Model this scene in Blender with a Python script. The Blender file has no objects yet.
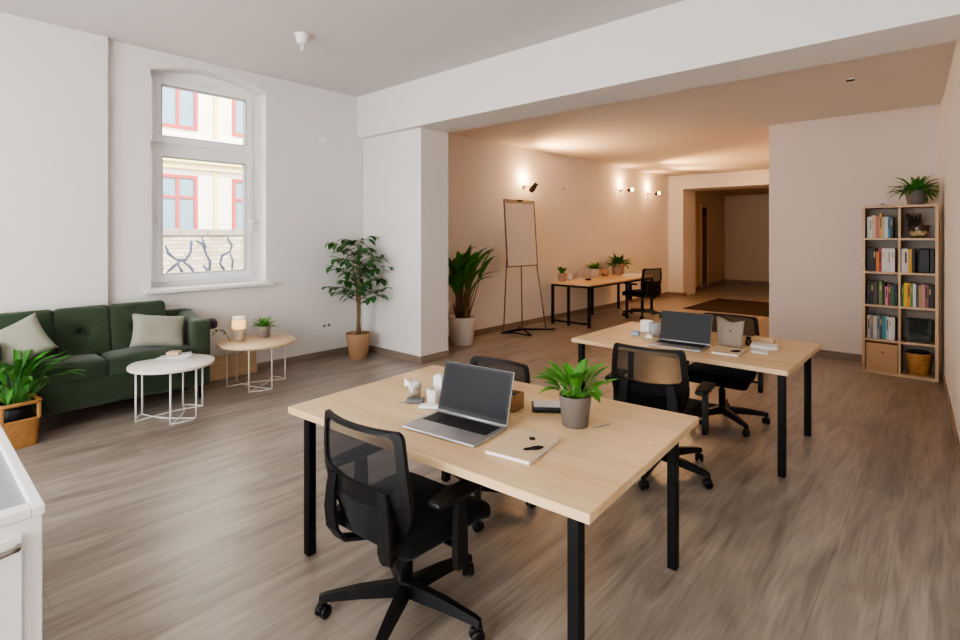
import bpy, bmesh, math, random
from mathutils import Vector, Matrix
PI = math.pi
C = bpy.context.scene.collection
R = math.radians

# ------------------------------------------------------------------ materials
def lin(c):
    if isinstance(c, str):
        c = c.lstrip('#'); c = [int(c[i:i+2], 16)/255 for i in (0, 2, 4)]
    return tuple(((x/12.92) if x <= .04045 else ((x+.055)/1.055)**2.4) for x in c) + (1,)

def mat(name, col, rough=.6, metal=0., var=.06, scale=8., bump=0., bscale=80., emit=None, estr=0., spec=.5, sheen=0., coord='Object', stretch=(1, 1, 1), trans=0.):
    m = bpy.data.materials.new(name); m.use_nodes = True
    nt = m.node_tree; N = nt.nodes; L = nt.links
    b = N['Principled BSDF']
    tc = N.new('ShaderNodeTexCoord'); mp = N.new('ShaderNodeMapping')
    mp.inputs['Scale'].default_value = stretch
    L.new(tc.outputs[coord], mp.inputs['Vector'])
    n = N.new('ShaderNodeTexNoise'); n.inputs['Scale'].default_value = scale; n.inputs['Detail'].default_value = 4
    L.new(mp.outputs[0], n.inputs['Vector'])
    mx = N.new('ShaderNodeMix'); mx.data_type = 'RGBA'
    c = lin(col)
    mx.inputs[6].default_value = tuple(x*(1-var) for x in c[:3]) + (1,)
    mx.inputs[7].default_value = tuple(min(1, x*(1+var)) for x in c[:3]) + (1,)
    L.new(n.outputs['Fac'], mx.inputs[0]); L.new(mx.outputs[2], b.inputs['Base Color'])
    b.inputs['Roughness'].default_value = rough; b.inputs['Metallic'].default_value = metal
    b.inputs['Specular IOR Level'].default_value = spec
    if sheen: b.inputs['Sheen Weight'].default_value = sheen
    if trans: b.inputs['Transmission Weight'].default_value = trans
    if emit: b.inputs['Emission Color'].default_value = lin(emit); b.inputs['Emission Strength'].default_value = estr
    if bump:
        n2 = N.new('ShaderNodeTexNoise'); n2.inputs['Scale'].default_value = bscale; n2.inputs['Detail'].default_value = 3
        L.new(mp.outputs[0], n2.inputs['Vector'])
        bp = N.new('ShaderNodeBump'); bp.inputs['Strength'].default_value = bump; bp.inputs['Distance'].default_value = .01
        L.new(n2.outputs['Fac'], bp.inputs['Height']); L.new(bp.outputs[0], b.inputs['Normal'])
    return m

def wood_mat(name, c1, c2, axis=0, rough=.45, scale=6., fine=60., spec=.4):
    m = bpy.data.materials.new(name); m.use_nodes = True
    nt = m.node_tree; N = nt.nodes; L = nt.links; b = N['Principled BSDF']
    tc = N.new('ShaderNodeTexCoord')
    def noise(sc, along, det):
        mp = N.new('ShaderNodeMapping'); s = [1, 1, 1]; s[axis] = along
        mp.inputs['Scale'].default_value = s; L.new(tc.outputs['Object'], mp.inputs['Vector'])
        n = N.new('ShaderNodeTexNoise'); n.inputs['Scale'].default_value = sc; n.inputs['Detail'].default_value = det
        n.inputs['Distortion'].default_value = .6
        L.new(mp.outputs[0], n.inputs['Vector']); return n
    a = noise(scale, .12, 4); f = noise(fine, .04, 3)
    ad = N.new('ShaderNodeMath'); ad.operation = 'MULTIPLY_ADD'; ad.inputs[1].default_value = .45
    L.new(f.outputs['Fac'], ad.inputs[0])
    mu = N.new('ShaderNodeMath'); mu.operation = 'MULTIPLY'; mu.inputs[1].default_value = .55
    L.new(a.outputs['Fac'], mu.inputs[0]); L.new(mu.outputs[0], ad.inputs[2])
    r = N.new('ShaderNodeValToRGB'); r.color_ramp.elements[0].position = .36; r.color_ramp.elements[1].position = .64
    r.color_ramp.elements[0].color = lin(c1); r.color_ramp.elements[1].color = lin(c2)
    L.new(ad.outputs[0], r.inputs[0]); L.new(r.outputs[0], b.inputs['Base Color'])
    b.inputs['Roughness'].default_value = rough; b.inputs['Specular IOR Level'].default_value = spec
    return m

def floor_mat():
    m = bpy.data.materials.new('grey_oak_planks'); m.use_nodes = True
    nt = m.node_tree; N = nt.nodes; L = nt.links; b = N['Principled BSDF']
    tc = N.new('ShaderNodeTexCoord'); mp = N.new('ShaderNodeMapping')
    mp.inputs['Rotation'].default_value = (0, 0, PI/2)
    L.new(tc.outputs['Object'], mp.inputs['Vector'])
    br = N.new('ShaderNodeTexBrick'); br.offset = .37; br.offset_frequency = 2
    br.inputs['Scale'].default_value = 1; br.inputs['Brick Width'].default_value = 1.25; br.inputs['Row Height'].default_value = .225
    br.inputs['Mortar Size'].default_value = .0016; br.inputs['Mortar Smooth'].default_value = .3
    br.inputs['Color1'].default_value = (.66, .65, .64, 1); br.inputs['Color2'].default_value = (1, 1, 1, 1); br.inputs['Mortar'].default_value = (.42, .41, .4, 1)
    L.new(mp.outputs[0], br.inputs['Vector'])
    def noise(sx, sy, sc, det, dist):
        q = N.new('ShaderNodeMapping'); q.inputs['Scale'].default_value = (sx, sy, 1)
        L.new(tc.outputs['Object'], q.inputs['Vector'])
        n = N.new('ShaderNodeTexNoise'); n.inputs['Scale'].default_value = sc; n.inputs['Detail'].default_value = det; n.inputs['Distortion'].default_value = dist
        L.new(q.outputs[0], n.inputs['Vector']); return n
    a = noise(1, .13, 8, 6, 1.3); f = noise(1, .05, 70, 3, .3)
    mu = N.new('ShaderNodeMath'); mu.operation = 'MULTIPLY'; mu.inputs[1].default_value = .68; L.new(a.outputs['Fac'], mu.inputs[0])
    ad = N.new('ShaderNodeMath'); ad.operation = 'MULTIPLY_ADD'; ad.inputs[1].default_value = .32
    L.new(f.outputs['Fac'], ad.inputs[0]); L.new(mu.outputs[0], ad.inputs[2])
    r = N.new('ShaderNodeValToRGB'); e = r.color_ramp.elements
    e[0].position = .34; e[1].position = .66
    e[0].color = lin('#82776d'); e[1].color = lin('#b2a699')
    L.new(ad.outputs[0], r.inputs[0])
    mx = N.new('ShaderNodeMix'); mx.data_type = 'RGBA'; mx.blend_type = 'MULTIPLY'; mx.inputs[0].default_value = .6
    L.new(r.outputs[0], mx.inputs[6]); L.new(br.outputs['Color'], mx.inputs[7]); L.new(mx.outputs[2], b.inputs['Base Color'])
    b.inputs['Roughness'].default_value = .3; b.inputs['Specular IOR Level'].default_value = .6
    bp = N.new('ShaderNodeBump'); bp.inputs['Strength'].default_value = .12; bp.inputs['Distance'].default_value = .004
    L.new(ad.outputs[0], bp.inputs['Height']); L.new(bp.outputs[0], b.inputs['Normal'])
    return m

def see_through(name, col, alpha, rough=.8):
    m = mat(name, col, rough, var=.15, scale=300)
    nt = m.node_tree; N = nt.nodes; L = nt.links
    t = N.new('ShaderNodeBsdfTransparent'); mx = N.new('ShaderNodeMixShader'); mx.inputs[0].default_value = alpha
    L.new(t.outputs[0], mx.inputs[1]); L.new(N['Principled BSDF'].outputs[0], mx.inputs[2])
    L.new(mx.outputs[0], N['Material Output'].inputs['Surface']); return m

def pane_mat(name, refl=.07, tint=(1, 1, 1, 1)):
    m = bpy.data.materials.new(name); m.use_nodes = True
    nt = m.node_tree; N = nt.nodes; L = nt.links
    t = N.new('ShaderNodeBsdfTransparent'); t.inputs[0].default_value = tint
    g = N.new('ShaderNodeBsdfGlossy'); g.inputs['Roughness'].default_value = .02
    mx = N.new('ShaderNodeMixShader'); mx.inputs[0].default_value = refl
    L.new(t.outputs[0], mx.inputs[1]); L.new(g.outputs[0], mx.inputs[2])
    L.new(mx.outputs[0], N['Material Output'].inputs['Surface']); return m

M = {}
M['wall'] = mat('white_wall_paint', '#e3dfdb', .85, var=.02, scale=1.5, bump=.05, bscale=120, spec=.2)
M['wall_rear'] = mat('warm_grey_wall_paint', '#d6c9be', .85, var=.02, scale=1.5, bump=.05, bscale=120, spec=.2)
M['hall'] = mat('hall_paint_with_shade', '#d3bfa9', .9, var=.03, scale=1.5, spec=.1)  # dimness of the hall put into the colour, darker than the other walls
M['ceiling_rear'] = mat('warm_ceiling_paint', '#ded6cf', .9, var=.02, scale=1.2, spec=.15)
M['ceiling'] = mat('white_ceiling_paint', '#d2ccc8', .9, var=.02, scale=1.2, spec=.15)
M['floor'] = floor_mat()
M['skirting'] = wood_mat('skirting_wood', '#7d6e62', '#978779', 1, .5)
M['skirtx'] = wood_mat('skirting_wood_across', '#7d6e62', '#978779', 0, .5)
M['oak'] = wood_mat('pale_oak_top', '#cfac80', '#e2c7a0', 0, .42, 5, 45)
M['oak_y'] = wood_mat('pale_oak_top_lengthways', '#cfae84', '#e3c8a3', 1, .42, 5, 45)
M['shelf'] = wood_mat('oak_shelf_board', '#b99b7c', '#d2b696', 2, .5, 5, 50)
M['shelf_back'] = mat('shaded_shelf_back', '#a89d92', .8)  # grey carries the shade on the wall behind the shelves
M['black_metal'] = mat('black_powder_coat', '#0b0b0c', .5, 0, .1, spec=.25)
M['black_plastic'] = mat('black_plastic', '#0f0f11', .45, 0, .1, spec=.35)
M['black_fabric'] = mat('black_fabric', '#0e0e10', .95, 0, .25, 160, .3, 400, sheen=.1, spec=.15)
M['mesh'] = see_through('black_mesh_fabric', '#0e0e11', .78)
M['green'] = mat('green_velvet', '#364431', .85, 0, .35, 6, .15, 200, sheen=.25, spec=.2)
M['sage'] = mat('sage_linen', '#98998a', .95, 0, .1, 60, .25, 250, sheen=.2, spec=.15)
M['white_metal'] = mat('white_wire', '#e9e6e1', .45)
M['white'] = mat('white_lacquer', '#e9e8e6', .35, var=.02)
M['white_plastic'] = mat('white_plastic', '#efedea', .4, var=.02)
M['grey_plastic'] = mat('grey_plastic', '#8e8e8c', .5)
M['alu'] = mat('brushed_aluminium', '#b9b8b8', .38, .75, .04, 30)
M['dark_screen'] = mat('dark_display', '#232427', .4, 0, .2, 3, spec=.12)
M['key'] = mat('black_keys', '#1a1a1c', .5)
M['trackpad'] = mat('grey_trackpad', '#a9a7a6', .4, .4)
M['leaf'] = mat('leaf_green', '#3c7a2a', .45, 0, .35, 14, spec=.45)
M['leaf_light'] = mat('leaf_bright_green', '#4f8a30', .45, 0, .3, 14, spec=.45)
M['leaf_dark'] = mat('leaf_dark_green', '#35612c', .42, 0, .4, 10, spec=.5)
M['bark'] = mat('bark', '#7d664b', .9, 0, .3, 30, .5, 60)
M['soil'] = mat('soil', '#2a201a', 1, 0, .4, 60, .8, 80)
M['terracotta'] = mat('tan_clay', '#ab8766', .8, 0, .1, 12, .1, 60)
M['grey_pot'] = mat('grey_stone_pot', '#6d655e', .55, 0, .1, 25, .1, 90)
M['zinc_pot'] = mat('zinc_pot', '#98938e', .4, .35, .1, 20)
M['white_pot'] = mat('white_ceramic', '#dcd8d2', .45, 0, .03)
M['pink_pot'] = mat('dusty_pink_pot', '#b79582', .7)
M['beige_pot'] = mat('beige_pot', '#c8b8a6', .7)
M['wicker'] = wood_mat('honey_wicker', '#8f6436', '#ae7f4a', 0, .65, 12, 120)
M['wicker2'] = wood_mat('woven_tan', '#96683a', '#c39255', 0, .7, 60, 160)
M['paper'] = mat('paper', '#e8e5df', .8, var=.03)
M['kraft'] = mat('kraft_board', '#cdb495', .75, var=.05)
M['rug'] = mat('dark_rug', '#3a3029', 1, 0, .3, 40, .4, 200, spec=.1)
M['pane'] = pane_mat('window_glass')
M['clear'] = pane_mat('clear_glass', .1, (.93, .94, .93, 1))
M['frost'] = mat('frosted_grey_glass', '#8b9090', .3, 0, .06, 60)
M['upvc'] = mat('white_window_frame', '#f3f3f4', .35, var=.02)
M['bulb'] = mat('glowing_bulb', '#fff2dc', .3, emit='#ffd9a0', estr=14)
M['shade'] = mat('glowing_lamp_shade', '#f0d9a8', .8, emit='#ffbe62', estr=1.25, var=.05)
M['shade_top'] = mat('pale_lamp_shade', '#e9dfcf', .8, emit='#ffe3bb', estr=.35, var=.05)
M['bronze'] = mat('dark_bronze', '#4b3d2f', .4, .7)
M['chrome'] = mat('satin_nickel', '#9a948c', .3, .9)
M['cream'] = mat('cream_render', '#f1ead9', .9, 0, .04, 2)
M['cornice'] = mat('pale_yellow_cornice', '#e2cd98', .9)
M['redframe'] = mat('red_window_frame', '#b34a42', .7)
M['glass_far'] = mat('far_window_glass', '#7a939e', .2, 0, .15, 2)
M['stone'] = None
M['graffiti'] = mat('blue_black_paint', '#3a4152', .9)
M['capstone'] = mat('capstone', '#8f887e', .9, 0, .12, 5)
M['ground'] = mat('street_paving', '#9b978f', .9, 0, .1, 3)
M['whiteboard'] = mat('whiteboard_sheet', '#d9d0c8', .5, var=.02)
M['steel'] = mat('dark_steel', '#6f6861', .45, .4)
M['amber'] = mat('amber_glass', '#5a431c', .2)
M['bread'] = mat('beige_dried_fruit', '#e6c8a0', .8, 0, .25, 30)
M['twig'] = mat('dark_dried_stems', '#3a3129', .9)

def stone_mat():
    m = bpy.data.materials.new('pale_brick_wall'); m.use_nodes = True
    nt = m.node_tree; N = nt.nodes; L = nt.links; b = N['Principled BSDF']
    tc = N.new('ShaderNodeTexCoord'); mp = N.new('ShaderNodeMapping'); mp.inputs['Rotation'].default_value = (PI/2, 0, PI/2)
    sx = N.new('ShaderNodeSeparateXYZ'); cx = N.new('ShaderNodeCombineXYZ')
    L.new(tc.outputs['Object'], sx.inputs[0]); L.new(sx.outputs[1], cx.inputs[0]); L.new(sx.outputs[2], cx.inputs[1])
    br = N.new('ShaderNodeTexBrick'); br.inputs['Scale'].default_value = 1; br.inputs['Brick Width'].default_value = .26; br.inputs['Row Height'].default_value = .085
    br.inputs['Mortar Size'].default_value = .008
    br.inputs['Color1'].default_value = lin('#a3967d'); br.inputs['Color2'].default_value = lin('#cdc2ab'); br.inputs['Mortar'].default_value = lin('#7d7466')
    L.new(cx.outputs[0], br.inputs['Vector']); L.new(br.outputs['Color'], b.inputs['Base Color'])
    b.inputs['Roughness'].default_value = .95
    return m
M['stone'] = stone_mat()

# ------------------------------------------------------------------ mesh helpers
def bm_new(): return bmesh.new()

def box(bm, x0, x1, y0, y1, z0, z1, bev=0., seg=2, mi=0, mtx=None):
    vs = [bm.verts.new((x, y, z)) for x in (x0, x1) for y in (y0, y1) for z in (z0, z1)]
    F = [(0, 1, 3, 2), (4, 6, 7, 5), (0, 4, 5, 1), (2, 3, 7, 6), (0, 2, 6, 4), (1, 5, 7, 3)]
    fs = [bm.faces.new([vs[i] for i in f]) for f in F]
    for f in fs: f.material_index = mi
    if mtx is not None: bmesh.ops.transform(bm, matrix=mtx, verts=vs)
    if bev:
        es = list({e for f in fs for e in f.edges})
        bmesh.ops.bevel(bm, geom=es, offset=bev, segments=seg, profile=.5, affect='EDGES', clamp_overlap=True)

def prism(bm, pts, h0, h1, plane='xy', mi=0):
    """extrude a polygon; plane xy -> along z, yz -> along x, xz -> along y"""
    def p(a, b, h):
        return {'xy': (a, b, h), 'yz': (h, a, b), 'xz': (a, h, b)}[plane]
    A = [bm.verts.new(p(a, b, h0)) for a, b in pts]; B = [bm.verts.new(p(a, b, h1)) for a, b in pts]
    fs = [bm.faces.new(A[::-1]), bm.faces.new(B)]
    n = len(pts)
    for i in range(n): fs.append(bm.faces.new((A[i], A[(i+1) % n], B[(i+1) % n], B[i])))
    for f in fs: f.material_index = mi
    return fs

def tube(bm, pts, r, seg=8, closed=False, mi=0, flat=None):
    pts = [Vector(p) for p in pts]; n = len(pts)
    rs = r if isinstance(r, (list, tuple)) else [r]*n
    rings = []
    up = Vector((0, 0, 1)); prev = None
    for i, p in enumerate(pts):
        if closed: d = pts[(i+1) % n] - pts[i-1]
        elif i == 0: d = pts[1]-pts[0]
        elif i == n-1: d = pts[-1]-pts[-2]
        else: d = (pts[i+1]-p).normalized() + (p-pts[i-1]).normalized()
        d.normalize()
        if prev is None:
            a = d.cross(up)
            if a.length < 1e-3: a = d.cross(Vector((0, 1, 0)))
        else:
            a = prev - d*prev.dot(d)
            if a.length < 1e-4: a = d.cross(up)
        a.normalize(); prev = a; b = d.cross(a)
        fa, fb = flat if flat else (1, 1)
        rings.append([bm.verts.new(p + (a*math.cos(t)*fa + b*math.sin(t)*fb)*rs[i]) for t in [2*PI*k/seg for k in range(seg)]])
    m = n if closed else n-1
    for i in range(m):
        A, B = rings[i], rings[(i+1) % n]
        for k in range(seg):
            f = bm.faces.new((A[k], A[(k+1) % seg], B[(k+1) % seg], B[k])); f.material_index = mi; f.smooth = True
    if not closed:
        bm.faces.new(rings[0][::-1]).material_index = mi; bm.faces.new(rings[-1]).material_index = mi

def lathe(bm, prof, c=(0, 0, 0), seg=28, mi=0, mtx=None, smooth=True):
    rings = []; new = []
    for r, z in prof:
        if r < 1e-6:
            v = bm.verts.new((c[0], c[1], c[2]+z)); rings.append([v]); new.append(v)
        else:
            ring = [bm.verts.new((c[0]+r*math.cos(2*PI*k/seg), c[1]+r*math.sin(2*PI*k/seg), c[2]+z)) for k in range(seg)]
            rings.append(ring); new += ring
    for A, B in zip(rings, rings[1:]):
        for k in range(seg):
            k2 = (k+1) % seg
            if len(A) == 1 and len(B) == 1: continue
            if len(A) == 1: f = bm.faces.new((A[0], B[k2], B[k]))
            elif len(B) == 1: f = bm.faces.new((A[k], A[k2], B[0]))
            else: f = bm.faces.new((A[k], A[k2], B[k2], B[k]))
            f.material_index = mi; f.smooth = smooth
    if mtx is not None: bmesh.ops.transform(bm, matrix=mtx, verts=new)

def soft_box(bm, x0, x1, y0, y1, z0, z1, e=.35, n=10, puff=0., mi=0, mtx=None):
    """rounded cushion: superellipsoid-like box; puff raises the middle of the top"""
    cx, cy, cz = (x0+x1)/2, (y0+y1)/2, (z0+z1)/2; hx, hy, hz = (x1-x0)/2, (y1-y0)/2, (z1-z0)/2
    tmp = bmesh.new(); bmesh.ops.create_cube(tmp, size=2)
    bmesh.ops.subdivide_edges(tmp, edges=tmp.edges[:], cuts=n, use_grid_fill=True)
    rad = e*min(hx, hy, hz)*2
    for v in tmp.verts:
        # cosine-spaced so the vertices gather at the rounded edges
        q = Vector([math.copysign(1-(1-abs(t))**1.6, t) if t else 0 for t in v.co])
        p = Vector((q.x*hx, q.y*hy, q.z*hz))
        inn = Vector((max(-hx+rad, min(hx-rad, p.x)), max(-hy+rad, min(hy-rad, p.y)), max(-hz+rad, min(hz-rad, p.z))))
        d = p-inn
        if d.length > rad: p = inn + d.normalized()*rad
        if puff: p.z += puff*(1-q.x**2)*(1-q.y**2)*(1 if q.z > 0 else -.3)*abs(q.z)
        v.co = p + Vector((cx, cy, cz))
    if mtx is not None: bmesh.ops.transform(tmp, matrix=mtx, verts=tmp.verts[:])
    mp = {}
    for v in tmp.verts: mp[v] = bm.verts.new(v.co)
    for f in tmp.faces:
        g = bm.faces.new([mp[v] for v in f.verts]); g.smooth = True; g.material_index = mi
    tmp.free()

def blade(bm, base, az, el, length, width, bend, n=6, fold=.2, peak=.45, twist=0., mi=0):
    """one leaf: starts at base in direction (az, el), droops by bend radians over its length"""
    p = Vector(base); rows = []
    side = Vector((-math.sin(az+twist), math.cos(az+twist), 0))
    for i in range(n+1):
        t = i/n
        a = el - bend*t
        d = Vector((math.cos(az)*math.cos(a), math.sin(az)*math.cos(a), math.sin(a)))
        nrm = side.cross(d); nrm = -nrm if nrm.z < 0 else nrm
        if t <= peak: w = width*(.18+.82*math.sin(PI/2*t/peak))
        else: w = width*math.cos(PI/2*(t-peak)/(1-peak))**.8
        w = max(w, .0008)
        rows.append([bm.verts.new(p+side*w/2+nrm*w*fold), bm.verts.new(p), bm.verts.new(p-side*w/2+nrm*w*fold)])
        p = p + d*(length/n)
    for A, B in zip(rows, rows[1:]):
        for k in (0, 1):
            f = bm.faces.new((A[k], A[k+1], B[k+1], B[k])); f.smooth = True; f.material_index = mi

def obj(name, bm, m, parent=None, loc=None, rz=None, smooth=False, sub=0, fixn=True):
    if fixn: bmesh.ops.recalc_face_normals(bm, faces=bm.faces[:])
    me = bpy.data.meshes.new(name); bm.to_mesh(me); bm.free()
    for x in (m if isinstance(m, (list, tuple)) else [m]): me.materials.append(x)
    if smooth:
        for p in me.polygons: p.use_smooth = True
    o = bpy.data.objects.new(name, me); C.objects.link(o)
    if parent is not None: o.parent = parent
    if loc is not None: o.location = loc
    if rz is not None: o.rotation_euler = (0, 0, rz)
    if sub:
        s = o.modifiers.new('Subdivision', 'SUBSURF'); s.levels = sub; s.render_levels = sub
    return o

def tag(o, label, cat, group=None):
    o['label'] = label; o['category'] = cat
    if group: o['group'] = group
    return o

def thing(name, label, cat, loc=(0, 0, 0), rz=0., group=None):
    o = bpy.data.objects.new(name, None); o.empty_display_size = .1; C.objects.link(o)
    o.location = loc; o.rotation_euler = (0, 0, rz)
    return tag(o, label, cat, group)

def struct(name, bm, m, parent=None, **k):
    o = obj(name, bm, m, parent, **k)
    if parent is None: o['kind'] = 'structure'
    return o

def dup(root, loc, rz, label, group=None):
    r = root.copy(); C.objects.link(r); r.location = loc; r.rotation_euler = (0, 0, rz); r['label'] = label
    if group: r['group'] = group
    for ch in list(root.children):
        c = ch.copy(); C.objects.link(c); c.parent = r
        for g in list(ch.children):
            d = g.copy(); C.objects.link(d); d.parent = c
    return r

def sbox(name, m, x0, x1, y0, y1, z0, z1, bev=0.):
    b = bm_new(); box(b, x0, x1, y0, y1, z0, z1, bev); return struct(name, b, m)

# ------------------------------------------------------------------ the room
CH = 3.58      # front ceiling
CB = 3.2       # rear ceiling
b = bm_new(); box(b, -6.95, .8, -2.6, 20, -.1, 0); struct('floor', b, M['floor'])
b = bm_new(); box(b, -6.7, .8, -2.6, 4.7, CH, CH+.15); struct('ceiling', b, M['ceiling'])
b = bm_new(); box(b, -6.2, .3, 4.9, 13.96, CB, CB+.15); struct('ceiling', b, M['ceiling_rear'])
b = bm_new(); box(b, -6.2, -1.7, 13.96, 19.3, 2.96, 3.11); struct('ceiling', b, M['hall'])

# window wall with an arched opening
WX = -6.22; WB = -6.62
oy0, oy1, oz0, oz1, rise = 1.79, 3.03, 1.07, 3.375, .11
b = bm_new()
box(b, WB, WX, -2.4, oy0, 0, CH); box(b, WB, WX, oy1, 4.45, 0, CH); box(b, WB, WX, oy0, oy1, 0, oz0)
arch = [(oy0 + (oy1-oy0)*i/16, oz1 + rise*(1-(2*i/16-1)**2)) for i in range(17)]
for (a0, z0), (a1, z1) in zip(arch, arch[1:]):
    prism(b, [(a0, z0), (a1, z1), (a1, CH), (a0, CH)], WB, WX, 'yz')
bmesh.ops.remove_doubles(b, verts=b.verts[:], dist=1e-5)
struct('wall_left', b, M['wall'])
sbox('wall_left_breast', M['wall'], WX, -6.15, -2.4, 1.40, 0, CH)
b = bm_new(); prism(b, [(-6.7, 4.45), (-5.01, 4.47), (-5.01, 4.96), (-6.7, 4.96)], 0, 3.05); struct('wall_column', b, M['wall'])
b = bm_new(); box(b, -6.62, .5, 4.36, 4.95, 3.0, CH); struct('trim_1', b, M['wall'])
b = bm_new(); prism(b, [(-5.74, 4.96), (-5.66, 13.96), (-6.1, 13.96), (-6.1, 4.96)], 0, CB); struct('wall_far_left', b, M['wall'])
b = bm_new()
box(b, -6.1, -5.27, 13.95, 14.87, 0, CB); box(b, -5.27, -1.93, 13.95, 14.87, 2.84, CB)
struct('wall_far', b, M['wall'])
b = bm_new(); box(b, -1.925, .35, 8.34, 20, 0, CB); struct('wall_right_rear', b, M['wall_rear'])
b = bm_new(); prism(b, [(-.085, 8.34), (-.045, 7.74), (.06, 5.2), (.36, -2.4), (.7, -2.4), (.7, 8.34)], 0, CH); struct('wall_right', b, M['wall'])
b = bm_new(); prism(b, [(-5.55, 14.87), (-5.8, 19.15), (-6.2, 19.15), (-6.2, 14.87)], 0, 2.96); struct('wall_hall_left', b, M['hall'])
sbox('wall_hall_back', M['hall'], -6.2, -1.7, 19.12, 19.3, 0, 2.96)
# unseen rear wall behind the camera; shop window added to let daylight in
b = bm_new()
box(b, -6.3, -4.9, -2.6, -2.4, 0, CH); box(b, -.3, .7, -2.6, -2.4, 0, CH)
box(b, -4.9, -.3, -2.6, -2.4, 0, .35); box(b, -4.9, -.3, -2.6, -2.4, 3.1, CH)
struct('wall_rear', b, M['wall'])
b = bm_new()
for x0, x1 in ((-4.9, -4.83), (-3.4, -3.33), (-1.87, -1.8), (-.37, -.3)): box(b, x0, x1, -2.54, -2.46, .35, 3.1)
box(b, -4.83, -.37, -2.54, -2.46, .35, .42); box(b, -4.83, -.37, -2.54, -2.46, 3.03, 3.1)
w2 = struct('window_2_unseen', b, M['upvc'])
b = bm_new(); box(b, -4.83, -.37, -2.505, -2.495, .42, 3.03); obj('pane', b, M['pane'], w2)

# skirting boards
def skirt(name, pts, m):
    """board of 9 cm height along a wall line, pts = (x0,y0,x1,y1) with the room on the left"""
    x0, y0, x1, y1 = pts
    d = Vector((x1-x0, y1-y0)); n = Vector((-d.y, d.x)).normalized()*.014
    b = bm_new(); prism(b, [(x0, y0), (x1, y1), (x1+n.x, y1+n.y), (x0+n.x, y0+n.y)], 0.0005, .092); return struct(name, b, m)
skirt('baseboard_left', (WX, 4.45, WX, 1.4), M['skirting'])
skirt('baseboard_left_breast', (-6.15, 1.4, -6.15, -2.4), M['skirting'])
skirt('baseboard_column', (-5.01, 4.47, WX, 4.455), M['skirtx'])
skirt('baseboard_column_side', (-5.01, 4.96, -5.01, 4.456), M['skirting'])
skirt('baseboard_far_left', (-5.66, 13.95, -5.74, 4.96), M['skirting'])
skirt('baseboard_far', (-5.27, 13.95, -5.65, 13.95), M['skirtx'])
skirt('baseboard_far_reveal', (-5.32, 14.87, -5.27, 13.94), M['skirting'])
skirt('baseboard_right_rear', (-.085, 8.34, -1.925, 8.34), M['skirtx'])
skirt('baseboard_right', (.06, 5.2, -.045, 7.74), M['skirting'])
skirt('baseboard_right_front', (.36, -2.4, .06, 5.2), M['skirting'])
skirt('baseboard_hall_left', (-5.79, 19.12, -5.55, 14.87), M['skirting'])
skirt('baseboard_hall_back', (-1.93, 19.12, -5.79, 19.12), M['skirtx'])

# window 1: frame deep in the opening, two sashes, handles, sill
fx0, fx1 = -6.52, -6.45
wy0, wy1, wz0 = oy0+.04, oy1-.04, 1.10
b = bm_new()
def yz_ring(b, y0, y1, z0, z1, t, x0, x1, topfn=None, tt=None, tb=None):
    tt = tt or t; tb = tb or t
    box(b, x0, x1, y0, y0+t, z0, z1, .004, 1); box(b, x0, x1, y1-t, y1, z0, z1, .004, 1)
    box(b, x0, x1, y0+t, y1-t, z0, z0+tb, .004, 1); box(b, x0, x1, y0+t, y1-t, z1-tt, z1, .004, 1)
box(b, fx0, fx1, oy0, wy0+.03, oz0, 3.355); box(b, fx0, fx1, wy1-.03, oy1, oz0, 3.355)
box(b, fx0, fx1, wy0+.03, wy1-.03, oz0, wz0+.03)
box(b, fx0, fx1, wy0+.03, wy1-.03, 2.575, 2.66)
for (a0, z0), (a1, z1) in zip(arch, arch[1:]): prism(b, [(a0, 3.355), (a1, 3.355), (a1, z1+.015), (a0, z0+.015)], fx0+.004, fx1-.004, 'yz')
w1 = struct('window_1', b, M['upvc'])
b = bm_new(); yz_ring(b, 1.87, 2.955, 2.645, 3.365, .075, -6.50, -6.415); yz_ring(b, 1.90, 2.925, 2.675, 3.335, .05, -6.50, -6.405)
s1 = obj('upper_sash', b, M['upvc'], w1)
b = bm_new(); box(b, -6.47, -6.462, 1.94, 2.88, 2.715, 3.295); obj('pane', b, M['pane'], s1)
b = bm_new(); yz_ring(b, 1.948, 2.876, 2.723, 3.287, .009, -6.49, -6.401); obj('gasket', b, M['grey_plastic'], s1)
b = bm_new(); box(b, -6.415, -6.395, 2.36, 2.48, 3.335, 3.35, .004); obj('latch', b, M['white'], s1)
b = bm_new(); yz_ring(b, 1.87, 2.955, 1.125, 2.585, .08, -6.50, -6.415); yz_ring(b, 1.90, 2.925, 1.155, 2.555, .055, -6.50, -6.405)
s2 = obj('lower_sash', b, M['upvc'], w1)
b = bm_new(); box(b, -6.47, -6.462, 1.945, 2.875, 1.20, 2.51); obj('pane', b, M['pane'], s2)
b = bm_new(); yz_ring(b, 1.953, 2.872, 1.207, 2.503, .009, -6.49, -6.401); obj('gasket', b, M['grey_plastic'], s2)
for yy in (1.905, 2.92):
    b = bm_new(); box(b, -6.416, -6.395, yy-.016, yy+.016, 1.75, 1.86, .004); tube(b, [(-6.40, yy, 1.81), (-6.36, yy, 1.81), (-6.35, yy, 1.79), (-6.35, yy, 1.67)], .011, 8)
    obj('sash_handle', b, M['white'], s2)
b = bm_new(); box(b, -6.45, -6.12, 1.72, 3.085, 1.03, 1.069, .008); struct('trim_2', b, M['white'])

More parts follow.
